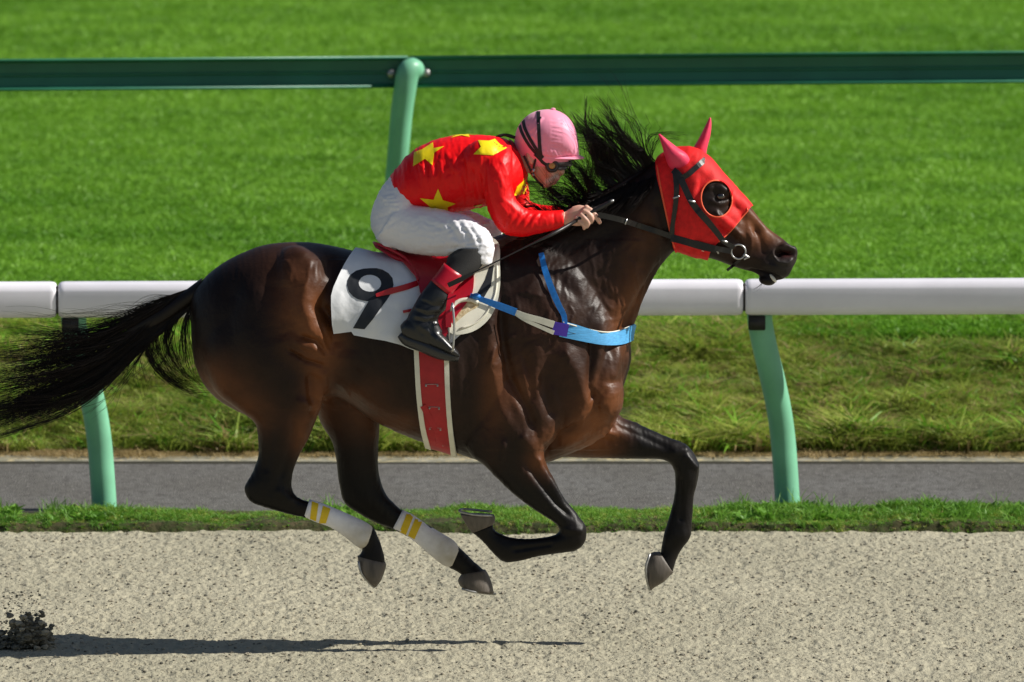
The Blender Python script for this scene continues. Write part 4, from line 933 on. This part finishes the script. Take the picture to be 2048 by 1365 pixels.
# breast collar
bc = shell(HS, strip([(1122,658),(1150,665),(1185,674),(1215,678),(1245,675),(1275,660)], [32,30,26,26,27,27], 4), .008, 'breast_collar', M['lightblue'], None, relax=10, thick=.004)
tag(bc, 'light blue elastic breast collar with cream strap round the horse chest', 'breast collar')
for ln in ([(1126,645),(1150,652),(1185,661),(1215,665),(1240,661),(1262,652)],):
    add_part('white_edge', tube(surf_line(hb, ln, .013, 3, fallback=-.02), .0026, n=8, sub=1), M['cream'], bc)
add_part('stitch_line', tube(surf_line(hb, [(1136,664),(1165,672),(1200,682)], .0135, 3), .0008, n=6, sub=1), M['ink'], bc)
add_part('purple_patch', bar_on([(1106,656),(1120,659),(1136,662)], .047, hsb, .024, th=.003), M['purple'], bc, **sm)
add_part('cream_strap', bar_on([(1026,622),(1050,632),(1080,641),(1108,650)], [.016,.020,.024,.026], hsb, .027, .002), M['cream'], bc, **sm)
add_part('cream_strap', bar_on([(1026,624),(1050,640),(1080,654),(1108,666)], [.014,.014,.014,.016], hsb, .024, .002), M['cream'], bc, **sm)
add_part('blue_strap', bar_on([(940,592),(965,600),(995,611),(1032,625)], [.020,.020,.026,.028], hsb, .040, .003), M['blue'], bc, **sm)
add_part('neck_strap', bar_on([(1082,506),(1090,540),(1104,580),(1118,612),(1128,632),(1130,650)], [.020,.022,.024,.022,.020,.018], hsb, .022, .003), M['blue'], bc, **sm)
add_part('knot', ellipsoid(onto(hsb, 952, 593, .048), (.018, .014, .012), 12, 8), M['blue'], bc)
# bridle
bridle = empty('bridle', P(1400, 420, 0), label='black leather bridle and reins with steel ring bit over the red hood', cat='bridle')
def bs(nm, line, w, off=.013, m='leather', th=.0025): return add_part(nm, bar_on(line, w, hdb, off, th), M[m], bridle, **sm)
bs('cheekpiece', [(1346,340),(1358,352),(1367,370),(1382,402),(1398,424),(1416,444),(1434,466),(1448,483),(1468,496)], [.024,.026,.024,.024,.024,.022,.020,.016], .016)
bs('browband', [(1362,358),(1378,348),(1396,332),(1415,315)], .020, .013)
bs('throatlatch', [(1350,345),(1353,375),(1351,410),(1346,445),(1343,472)], [.020,.020,.018,.016,.020], .014)
bs('noseband', [(1342,478),(1370,484),(1400,493),(1434,501)], [.020,.024,.024,.022], .016)
for (x, y, a) in ((1352, 395, 0), (1384, 403, .6), (1449, 483, .7), (1434, 502, 1.4)):
    q = onto(hdb, x, y, .020); add_part('buckle', box(q, (.026, .004, .007), a - .3, .0012), M['steel'], bridle)
def torus(c, R_, r_, n=32, m=8, sq=1.0):
    return tube([(c[0] + R_ * math.cos(t), c[1], c[2] + R_ * sq * math.sin(t)) for t in np.linspace(0, 2 * math.pi, n + 1)], r_, n=m, sub=1, caps=False)
q = onto(hb, 1477, 504, .014); add_part('bit_ring', torus(q, .0265, .0036), M['steel'], bridle)
add_part('bit_bar', tube([q + np.array([.018, 0, -.01]), q + np.array([.040, .01, -.022])], .005), M['steel'], bridle)
add_part('bit_strap', bar_on([(1480,520),(1466,532),(1454,541)], .010, hb, .016, fallback=-.05), M['leather'], bridle, **sm)
add_part('bit_clip', tube([q + np.array([.02, -.004, -.028]), q + np.array([.04, -.004, -.018])], .0035), M['steel'], bridle)
rein = [P(1196,430,-.20), P(1225,436,-.19), P(1252,443,-.17)] + surf_line(hb, [(1275,451),(1310,462),(1342,473),(1372,482),(1400,489)], .016, 2) + surf_line(hdb, [(1430,497),(1462,503)], .022, 2)
def band3(A, w, th=.0025):
    A = catmull(np.array(A), 3); T = np.gradient(A, axis=0); T /= np.linalg.norm(T, axis=1)[:, None]; N = np.cross(T, np.array([0, 1.0, 0])); N /= np.linalg.norm(N, axis=1)[:, None]; V = []; F = []
    for p, nrm in zip(A, N):
        for s, y in ((1, -th), (-1, -th), (-1, th), (1, th)): V.append(p + nrm * w / 2 * s + np.array([0, y, 0]))
    for i in range(len(A) - 1):
        for k in range(4): F.append((i * 4 + k, i * 4 + (k + 1) % 4, i * 4 + 4 + (k + 1) % 4, i * 4 + 4 + k))
    F += [(3, 2, 1, 0), tuple(len(V) - 4 + k for k in range(4))]; return V, F
add_part('rein', band3(rein, .020), M['leather'], bridle, **sm)
add_part('rein', band3([P(1196,432,.12), P(1240,440,.15), P(1340,472,.12), P(1470,503,.09)], .018), M['leather'], bridle, **sm)
add_part('rein_keeper', box(P(1252,444,-.174), (.005, .006, .022), .3), M['steel'], bridle)

# ================================================================== JOCKEY
torso = [(776,362,842,420,0,.13),(792,340,862,420,0,.150),(822,306,895,424,0,.165),(866,282,930,420,0,.175),(912,272,965,414,0,.182),(955,271,1000,408,0,.185),(995,274,1032,398,0,.17),(1022,284,1050,375,0,.125),(1036,298,1056,350,0,.07)]
narm = [(945,300,1022,290,-.09,.075),(950,330,1024,312,-.145,.070),(962,362,1024,345,-.175,.060),(970,395,1026,380,-.185,.054),(980,430,1034,402,-.19,.051),(1002,464,1056,420,-.19,.048),(1040,474,1076,422,-.185,.045),(1075,468,1100,422,-.18,.040),(1105,461,1118,421,-.175,.034),(1127,453,1127,421,-.172,.029)]
farm = [(960,300,1030,292,.09,.07),(968,335,1036,315,.145,.062),(985,375,1048,352,.17,.056),(1000,405,1058,380,.175,.052),(1022,436,1060,402,.17,.046),(1060,446,1080,410,.16,.040),(1100,446,1108,412,.14,.034),(1122,444,1124,414,.13,.028)]
JV = remesh(merge(loft(torso, 40, 4), loft(narm, 28, 4), loft(farm, 28, 4), mass(968, 322, -.13, 44, .075, 42), mass(968, 322, .13, 44, .075, 42)), .0042)
laplace(JV, 14)
pelvis = [(783,352,842,424,0,.132),(762,378,842,440,0,.150),(746,415,840,470,0,.160),(742,450,820,490,0,.150),(755,480,790,500,0,.11)]
nthigh = [(800,400,752,478,-.07,.095),(838,412,800,500,-.10,.088),(880,420,850,511,-.14,.082),(925,430,892,512,-.185,.074),(958,446,915,510,-.215,.066),(980,470,925,510,-.235,.060),(988,498,925,512,-.245,.055),(982,528,925,525,-.25,.045)]
fthigh = [(800,400,752,478,.07,.095),(850,405,800,500,.10,.088),(905,412,850,505,.14,.082),(955,428,900,505,.185,.072),(1000,455,940,505,.225,.064),(1003,490,945,515,.245,.055),(985,528,935,530,.25,.045)]
PV = remesh(merge(loft(pelvis, 36, 4), loft(nthigh, 28, 4, ex=1.1), loft(fthigh, 28, 4)), .0045); laplace(PV, 12)
def wr(lines, sg, amp, side='both'): return [(l, sg, amp, side) for l in lines]
sculpt(JV, [([(720 + x, 0), (x, 0)], 1, 0) for x in ()] +
  wr([[(880,320),(884,340),(888,365)],[(905,312),(912,340),(926,372)],[(935,318),(938,345),(940,375)],[(842,330),(846,345),(850,362)],[(862,325),(866,345),(868,360)],[(893,300),(905,335),(915,350)],[(952,340),(955,380),(960,405)]], 4.5, 4) +
  wr([[(873,325),(877,350),(880,375)],[(897,318),(902,350),(912,378)],[(926,320),(930,350),(934,380)],[(943,335),(945,365),(948,395)],[(855,330),(858,350)]], 5, -5) +
  wr([[(985,330),(998,350),(1010,380)],[(1000,318),(1012,340),(1018,360)],[(992,400),(1010,420),(1020,440)],[(1000,395),(1020,410),(1035,425)]], 4, 2.5, 'near') +
  wr([[(1020,428),(1012,440),(1010,452)],[(1038,426),(1028,440),(1022,456)],[(1054,426),(1044,440),(1036,458)],[(1070,427),(1060,440),(1052,456)],[(1084,428),(1074,442)]], 2.6, -2.8, 'near') +
  wr([[(1028,428),(1020,440),(1016,454)],[(1046,426),(1036,440),(1029,456)],[(1062,426),(1052,440),(1044,457)],[(1078,427),(1068,441),(1060,456)]], 2.6, 2.0, 'near') +
  wr([[(1108,424),(1108,440),(1110,458)]], 2.5, -2.2, 'near') + wr([[(845,372),(880,385),(930,392),(960,388)]], 14, -5) + wr([[(972,330),(966,360),(972,400),(985,440)]], 6, -6, 'near') + wr([[(810,352),(840,392),(860,415)]], 10, 3))
crumple(JV, .0042, 16, 60, 51, lambda x, y: np.clip((985 - x) / 20, .15, 1) * np.clip((y - 285) / 20, .3, 1))
crumple(JV, .0014, 9, 16, 57)
laplace(JV, 1)
sculpt(PV, wr([[(905,440),(925,470),(930,495)],[(925,445),(945,470),(950,490)],[(885,450),(900,470)],[(945,455),(962,480)],[(905,480),(925,492)]], 4, 3, 'near') + wr([[(915,442),(935,470),(940,492)],[(895,446),(912,470),(918,490)],[(938,450),(955,476),(960,492)]], 4, -3, 'near') +
  wr([[(745,440),(775,430),(800,420)],[(765,460),(800,438)],[(830,440),(870,452),(900,465)]], 3.5, -2.5) + wr([[(770,395),(785,392)],[(768,400),(790,400)],[(772,407),(795,408)],[(780,414),(795,418)]], 2.6, 3.5, 'near') + wr([[(850,500),(890,500),(925,492)]], 5, -3, 'near'))
crumple(PV, .0035, 26, 12, 61, lambda x, y: np.clip((x - 780) / 120, .35, 1)); crumple(PV, .0018, 10, 10, 63)
laplace(PV, 1)
# skin body: one continuous figure beneath the clothes
headst = [(1048,262,1140,268,0,.060),(1042,290,1144,296,0,.070),(1046,312,1140,318,0,.071),(1052,328,1132,333,0,.068),(1056,340,1122,346,0,.063),(1062,351,1114,357,0,.055),(1070,360,1110,366,0,.045),(1078,367,1102,372,0,.030)]
neckst = [(985,300,1020,360,0,.065),(1015,292,1045,350,0,.055),(1035,290,1065,345,0,.052),(1050,290,1085,340,0,.052)]
body = [loft(torso, 28, 3, grow=.86), loft(narm, 20, 3, grow=.84), loft(farm, 20, 3, grow=.84), loft(pelvis, 28, 3, grow=.86), loft(nthigh, 20, 3, grow=.86), loft(fthigh, 20, 3, grow=.86),
        loft(headst, 28, 4, ex=1.05), loft(neckst, 24, 3), mass(1084, 285, -.0, 44, .072, 50)]
FY = .035
body += [ptube([(1119,330,-.02),(1122,338,-.022),(1123,344,-.024),(1118,349,-.02)], [.007, .010, .0125, .008], n=12), ptube([(1112,352,-.02),(1116,356,-.02),(1112,360,-.02)], [.008, .0095, .008], n=10),
         ptube([(1100,361,-.025),(1108,362,-.022),(1110,366,-.018),(1104,368,-.02)], [.006, .0085, .008, .006], n=10), mass(1092, 368, -.01, 13, .026, 8), mass(1098, 346, -.045, 13, .022, 10),
         mass(1061, 315, -.070, 9, .012, 15, .2)]
lowl = [(925,505,982,505,-.25,.050),(905,520,962,540,-.275,.046),(888,535,936,560,-.295,.043),(866,560,903,592,-.315,.038),(846,590,888,615,-.33,.034),(828,625,866,635,-.335,.032),(822,650,868,650,-.335,.032),(835,675,885,668,-.335,.034),(870,690,905,690,-.335,.032)]
lowf = [(s[0], s[1], s[2], s[3], -s[4], s[5]) for s in lowl]
body += [loft(lowl, 20, 3, grow=.82), loft(lowf, 20, 3, grow=.82)]
# hands: palm and five separate fingers closed on whip and rein
def hand(Y, s):
    h = [loft([(1118,426,1120,450,Y,.021),(1130,424,1131,450,Y,.022),(1145,415,1147,452,Y - .002 * s,.025),(1160,411,1162,452,Y - .004 * s,.027),(1173,413,1172,444,Y - .006 * s,.025),(1180,419,1176,438,Y - .006 * s,.019)], 20, 3)]
    f = [([(1168,417,-.022),(1180,420,-.028),(1190,430,-.028),(1196,440,-.024),(1201,448,-.020)], 5.3),
         ([(1166,422,-.030),(1177,428,-.036),(1184,438,-.034),(1181,447,-.026)], 5.5), ([(1160,428,-.034),(1169,437,-.040),(1176,446,-.037),(1173,456,-.028)], 5.4),
         ([(1152,434,-.034),(1160,444,-.038),(1168,452,-.034),(1168,459,-.026)], 4.8), ([(1145,420,.012),(1160,416,.022),(1174,422,.026),(1184,432,.022)], 5.8)]
    for g, r_ in f: h.append(ptube([(a, b, Y + c_ * s) for a, b, c_ in g], [r_ * 1.05 / SC, r_ * 1.0 / SC] + [r_ * .9 / SC] * (len(g) - 3) + [r_ * .66 / SC], n=12, sub=4))
    for a, b, c_ in ((1173,416,-.026),(1169,424,-.032),(1163,431,-.035)): h.append(mass(a, b, Y + c_ * s, 6, .010, 6))
    return h
body += hand(-.165, 1)
fhd = hand(.13, -1)
body += [(np.array([tuple(x) for x in v]) + np.array([-.005, 0, .012]), f) for v, f in fhd]
BV = remesh(merge(*body), .0033)
cB = get_co(BV); bx, bz = proj(cB); wb = np.where((bx > 1110) & (bz > 400), .35, .8)
laplace(BV, 3, wb)
sculpt(BV, [([(1112,361),(1098,363)], 1.6, -2.5, 'near'), ([(1118,350),(1112,352)], 2, -2, 'near'), ([(1104,322),(1118,328)], 5, -5), ([(1060,308),(1062,316),(1059,322)], 3, -3, 'near'), ([(1085,345),(1080,360)], 7, -2.5, 'near'),
            ([(1135,430),(1150,424),(1165,420)], 2.0, 1.2, 'near'), ([(1138,438),(1152,434)], 2, 1.0, 'near'), ([(1150,430),(1160,427)], 2.5, -1.2, 'near')])
skin = np.tile(np.array([.68, .40, .30]), (len(bx), 1))
skin = blend(skin, .6 * np.exp(-((bx - 1112) / 6) ** 2 - ((bz - 363) / 5) ** 2), [.42, .12, .10])
skin = blend(skin, .5 * np.exp(-((bx - 1093) / 14) ** 2 - ((bz - 345) / 12) ** 2), [.52, .20, .13])
skin = blend(skin, np.clip(.85 * np.exp(-(seg_dist(bx, bz, [(1092,365),(1104,356),(1114,352)])[0] / 4.0) ** 2), 0, 1), [.66, .58, .56])
jockey = link('person', BV, M['skin'], None, True, skin)
tag(jockey, 'jockey in red silks with yellow stars and pink cap crouching over the horse', 'person')
jersey = link('jersey', JV, M['jersey'], jockey); jb = make_bvh(JV)
breeches = link('breeches', PV, M['breeches'], jockey)
def star(cx, cy, R_, r_, rot, sx=1, sy=1):
    return [(cx + (R_ if i % 2 == 0 else r_) * math.sin(rot + math.pi * i / 5) * sx, cy - (R_ if i % 2 == 0 else r_) * math.cos(rot + math.pi * i / 5) * sy) for i in range(10)]
stars = [[(866,285),(867,297),(888,293),(868,306),(865,331),(850,318),(826,333),(840,312),(828,305),(845,299)],
         [(956,281),(978,282),(990,278),(1000,289),(1014,296),(993,293),(986,311),(972,297),(947,309),(962,294)],
         [(876,378),(886,401),(911,408),(895,415),(896,423),(862,420),(858,412),(840,397),(867,400)],
         [(948,422),(954,416),(963,412),(968,420),(960,425)], [(1047,362),(1056,358),(1054,376),(1048,388),(1028,392),(1034,374)]]
for s in stars: decal(s, jb, .0018, 'star', M['star'], jersey, 4.5, .0008)
# stars on the back and far side, laid straight on the cloth
def surf_star(px_, py_, Y0, dirv, R_=.075, rot=0):
    o = Vector(P(px_, py_, Y0)); d = Vector(dirv).normalized(); h = jb.ray_cast(o - d * 1.0, d)
    if h[0] is None: return
    t1 = d.orthogonal().normalized(); t2 = d.cross(t1); V = []; F = []
    pl = [(math.sin(rot + math.pi * i / 5) * (R_ if i % 2 == 0 else R_ * .42), math.cos(rot + math.pi * i / 5) * (R_ if i % 2 == 0 else R_ * .42)) for i in range(10)]
    K = 6
    for i in range(10):
        for k in range(1, K + 1):
            q = h[0] - d * .5 + t1 * pl[i][0] * k / K + t2 * pl[i][1] * k / K; g = jb.ray_cast(q, d)
            V.append(tuple((g[0] - d * .0025) if g[0] else (h[0] + t1 * pl[i][0] * k / K + t2 * pl[i][1] * k / K)))
    V.append(tuple(h[0] - d * .0025)); c0 = len(V) - 1
    for i in range(10):
        j = (i + 1) % 10; F.append((c0, i * K, j * K))
        for k in range(K - 1): F.append((i * K + k, i * K + k + 1, j * K + k + 1, j * K + k))
    mesh_obj('star', V, F, M['star'], jersey)
surf_star(925, 270, 0, (0, -.10, -1), .062, .3); surf_star(880, 330, .1, (0, -1, -.25), .075, .2); surf_star(975, 330, .1, (0, -1, -.2), .07, 1)
surf_star(890, 300, .08, (-.1, -.6, -1), .06, 1)
# collar and sequins at the front
add_part('collar', loft([(1018,277,1046,366,0,.098),(1026,283,1052,362,0,.088),(1030,288,1056,358,0,.076)], 28, 3), mat('dark_collar', (.30, .004, .01), rough=.5), jersey)
for i in range(16):
    a = onto(jb, 1054 + 2.5 * math.sin(i * 1.7), 366 + i * 3.1, .003, fallback=-.02); add_part('sequin', ellipsoid(a, (.004, .004, .004), 8, 5), M['pipe'], jersey)
# near and far lower legs
for s, lw in ((-1, lowl), (1, lowf)):
    bt = 'boot'
    add_part('stocking', loft([(q[0], q[1], q[2], q[3], q[4], q[5]) for q in
        [(918,497,974,494,s*.252,.050),(897,512,975,512,s*.262,.052),(893,524,962,534,s*.275,.050),(888,536,942,552,s*.288,.047),(880,545,925,562,s*.297,.045)]], 28, 4), M['stocking'], jockey)
    for k, (a, b) in enumerate((((900,508),(972,506)), ((897,516),(974,520)))):
        pass
    add_part('boot_cuff', loft([(888,526,931,554,s*.293,.049),(876,543,917,572,s*.305,.049),(862,560,902,592,s*.316,.048)], 28, 3, ex=1.1), M['redleather'], jockey)
    shaft = loft([(863,559,901,591,s*.316,.045),(853,573,900,604,s*.322,.046),(840,590,893,618,s*.327,.044),(828,610,881,630,s*.331,.042),(816,632,876,640,s*.333,.041),(810,648,880,652,s*.335,.042),(808,662,886,664,s*.335,.043)], 28, 4, ex=1.05)
    foot = loft([(800,652,806,672,s*.335,.026),(812,640,822,681,s*.335,.038),(835,640,845,689,s*.335,.041),(858,648,868,697,s*.335,.041),(880,664,888,704,s*.335,.043),(900,684,905,711,s*.335,.040),(917,704,920,716,s*.335,.024)], 28, 4, ex=1.15)
    bm_ = remesh(merge(shaft, foot), .004); laplace(bm_, 5)
    sculpt(bm_, [([(840,600),(865,612),(885,612)], 3.5, -3), ([(835,622),(855,632),(878,628)], 3.5, -4), ([(828,615),(855,622),(882,620)], 3.5, 3.5), ([(828,640),(850,645),(872,640)], 3.5, -4), ([(830,631),(850,638),(872,634)], 3.5, 3.5), ([(845,655),(862,668),(875,688)], 4, 3), ([(838,660),(852,675),(862,692)], 4, -3),
                 ([(850,585),(845,600)], 5, 3), ([(872,640),(862,652),(866,672)], 3.5, -3)])
    b_ = link('boot', bm_, M['boot'], jockey)
    if s < 0:
        add_part('boot_sole', merge(ptube([(801,668,s*.335),(815,680,s*.335),(845,691,s*.335),(880,706,s*.335),(918,717,s*.335)], [.016,.024,.026,.026,.014], n=12, flat=1.2)), M['rubber'], b_)
# helmet
hc = P(1092, 276, 0)
hv, hf = ellipsoid((0, 0, 0), (.128, .106, .112), 48, 32)
H = []
for v in hv:
    x, y, z = v
    if x > 0: x *= .90
    if z < -.045: z = -.045 - (abs(z) - .045) * .12
    if x < 0: x *= 1.0
    H.append((x, y, z))
rt = -.10; Hw = [(hc[0] + (x * math.cos(rt) + z * -math.sin(rt) * -1) , hc[1] + y, hc[2] + (x * math.sin(rt) + z * math.cos(rt))) for x, y, z in H]
hel_st = [(1028,284,1034,300,0,.030),(1034,262,1062,322,0,.072),(1046,244,1080,326,0,.090),(1064,228,1098,326,0,.102),(1086,220,1116,322,0,.106),(1108,220,1132,320,0,.102),(1128,228,1146,319,0,.090),(1143,243,1154,318,0,.070),(1152,262,1157,316,0,.045),(1157,285,1158,312,0,.015)]
hm = remesh(merge(loft(hel_st, 40, 4, ex=1.1), ellipsoid(P(1092, 283, 0), (.118, .104, .119), 40, 24)), .004)
cH = get_co(hm); hx, hy = proj(cH)
# flat lower rim line of the cap
zlow = P(1040, 318, 0)[2]
laplace(hm, 12)
r6 = random.Random(6)
sculpt(hm, [([(1072 + i * 2, 235 + r6.uniform(0, 6)), (1068 + r6.uniform(-6, 4), 262 + r6.uniform(-6, 20))], 2.2, r6.choice([-1.8, 1.5])) for i in range(8)] +
       [([(1104, 240 + i * 8), (1122, 242 + i * 8 + r6.uniform(-3, 3))], 2.0, -1.3) for i in range(8)] + [([(1085 + i * 8, 303), (1090 + i * 8, 312)], 2.2, 1.8) for i in range(8)] +
       [([(1045 + i * 6, 262 + i * 3), (1058 + i * 5, 285)], 2.4, r6.choice([-1.5, 1.3])) for i in range(6)] + [([(1078,312),(1110,316),(1150,314)], 2.2, -2.5)])
helmet = link('helmet', hm, M['helmet'], jockey); hlb = make_bvh(hm)
# peak
pv = []; pf = []
for i in range(17):
    a = R(-88 + 176 * i / 16); e = max(math.cos(a), .02) ** .7
    for k, (r0, dz) in enumerate(((-.012, .010), (.008, .006), (.026, -.002), (.031, -.006), (.026, -.009), (.006, -.004), (-.012, -.002))):
        ro = r0 * e if r0 > 0 else r0
        pv.append(P(1098, 313, 0) + np.array([(.104 + ro) * math.cos(a), (.080 + ro) * math.sin(a), dz * (.35 + .65 * e)]))
for i in range(16):
    for k in range(7): pf.append((i * 7 + k, i * 7 + (k + 1) % 7, (i + 1) * 7 + (k + 1) % 7, (i + 1) * 7 + k))
add_part('cap_peak', (pv, pf), M['helmet'], helmet)
add_part('cap_button', ellipsoid(P(1106, 219, 0), (.010, .010, .006), 12, 8), M['helmet'], helmet)
for ln, w in (([(1077,219),(1077,240),(1078,270),(1080,300),(1083,318)], 7), ([(1046,240),(1050,258),(1062,282),(1075,302),(1086,316)], 6), ([(1039,250),(1044,266),(1056,288),(1070,305),(1084,318)], 5.5)):
    decal(strip(ln, w, 5), hlb, .0015, 'elastic_band', M['black_band'], helmet, 5, .0012)
# goggles
bb = make_bvh(BV)
gog = empty('goggles', (0, 0, 0)); gog.parent = jockey
g0 = P(1104, 331, -.066)
add_part('goggle_frame', merge(torus(P(1104, 332, -.073), .0185, .0075, 28, 10, .95), torus(P(1104, 332, -.064), .0185, .0085, 28, 10, .95), ellipsoid(P(1104, 332, -.055), (.026, .018, .024), 20, 12)), M['rubber'], gog)
add_part('goggle_lens', ellipsoid(P(1104, 332, -.074), (.0145, .006, .0135), 20, 10), M['amber'], gog)
add_part('goggle_visor', merge(ptube([(1108,326,-.066),(1122,326,-.05),(1136,327,-.02),(1138,328,.02),(1124,326,.05)], [.011, .013, .012, .012, .010], n=12), ptube([(1112,337,-.06),(1122,337,-.045),(1130,336,-.02),(1130,336,.02)], [.008, .009, .008, .008], n=12)), M['smoke'], gog)
add_part('goggle_strap', ptube([(1094,330,-.076),(1086,325,-.082),(1080,318,-.088),(1070,308,-.094)], .007, n=8, flat=.4), M['black_band'], gog)
add_part('chin_strap', merge(ptube([(1048,312,-.084),(1056,330,-.082),(1066,350,-.068),(1078,366,-.052),(1088,374,-.02),(1090,375,.02)], .0045, n=8, flat=.5), ptube([(1072,316,-.082),(1068,332,-.076),(1066,350,-.068)], .004, n=8, flat=.5)), M['black_band'], helmet)
add_part('strap_clip', box(P(1066, 342, -.076), (.012, .006, .018), .3, .002), M['steel'], helmet); add_part('strap_clip', box(P(1066, 350, -.074), (.013, .006, .009), .3, .002), M['shoe'], helmet)
# goggle band end trailing behind the cap
add_part('band_end', ptube([(1030,276,-.02),(1018,272,-.02),(1008,270,-.01),(1000,272,-.01),(992,273,-.01)], [.006,.007,.005,.006,.002], n=8, flat=.4), M['black_band'], helmet)
# whip
whip = empty('riding_whip', P(1180, 430, -.19), label='thin black riding whip held in the jockey near hand', cat='whip')
add_part('whip_handle', ptube([(1148,444,-.205),(1172,430,-.20),(1205,413,-.19),(1225,402,-.185)], [.0075,.0085,.0085,.0085], n=12), M['leather'], whip)
add_part('whip_cap', ellipsoid(P(1225, 402, -.185), (.006, .006, .006), 10, 8), M['steel'], whip)
add_part('whip_shaft', ptube([(1150,443,-.205),(1112,465,-.30),(1060,490,-.33),(1000,520,-.36),(940,549,-.38)], [.0068,.0075,.0035,.0028,.0025], n=10), M['leather'], whip)
add_part('whip_flap', bar3([(945,547,-.38),(920,560,-.385),(896,571,-.385)], [.012,.018,.018], .0025), M['leather'], whip, smooth=False)
# kicked-up dirt in the left corner
r9 = random.Random(9); V_ = []; dl = []
for i in range(1500):
    t = r9.random(); x = r9.gauss(62, 17) if t < .6 else r9.uniform(-30, 60); y = r9.gauss(1272, 18) if t < .6 else r9.uniform(1262, 1308)
    if t > .9: x, y = r9.uniform(-10, 80), r9.uniform(1180, 1260)
    s = .002 + .014 * r9.random() ** 2 * (1 if t < .9 else .3); dl.append((P(x, y, r9.gauss(-.02, .05)), s))
pp = np.array([d[0] for d in dl]); pp[:, 2] = np.maximum(pp[:, 2], .012)
scatter('flying_dirt', pp, [d[1] for d in dl], [clod('clod', M['spray_clod'], rr) for i in range(3)] + [clod('clod', M['dry_clod'], rr)], label='burst of dark dirt clods kicked up behind the horse at the left edge', cat='dirt')
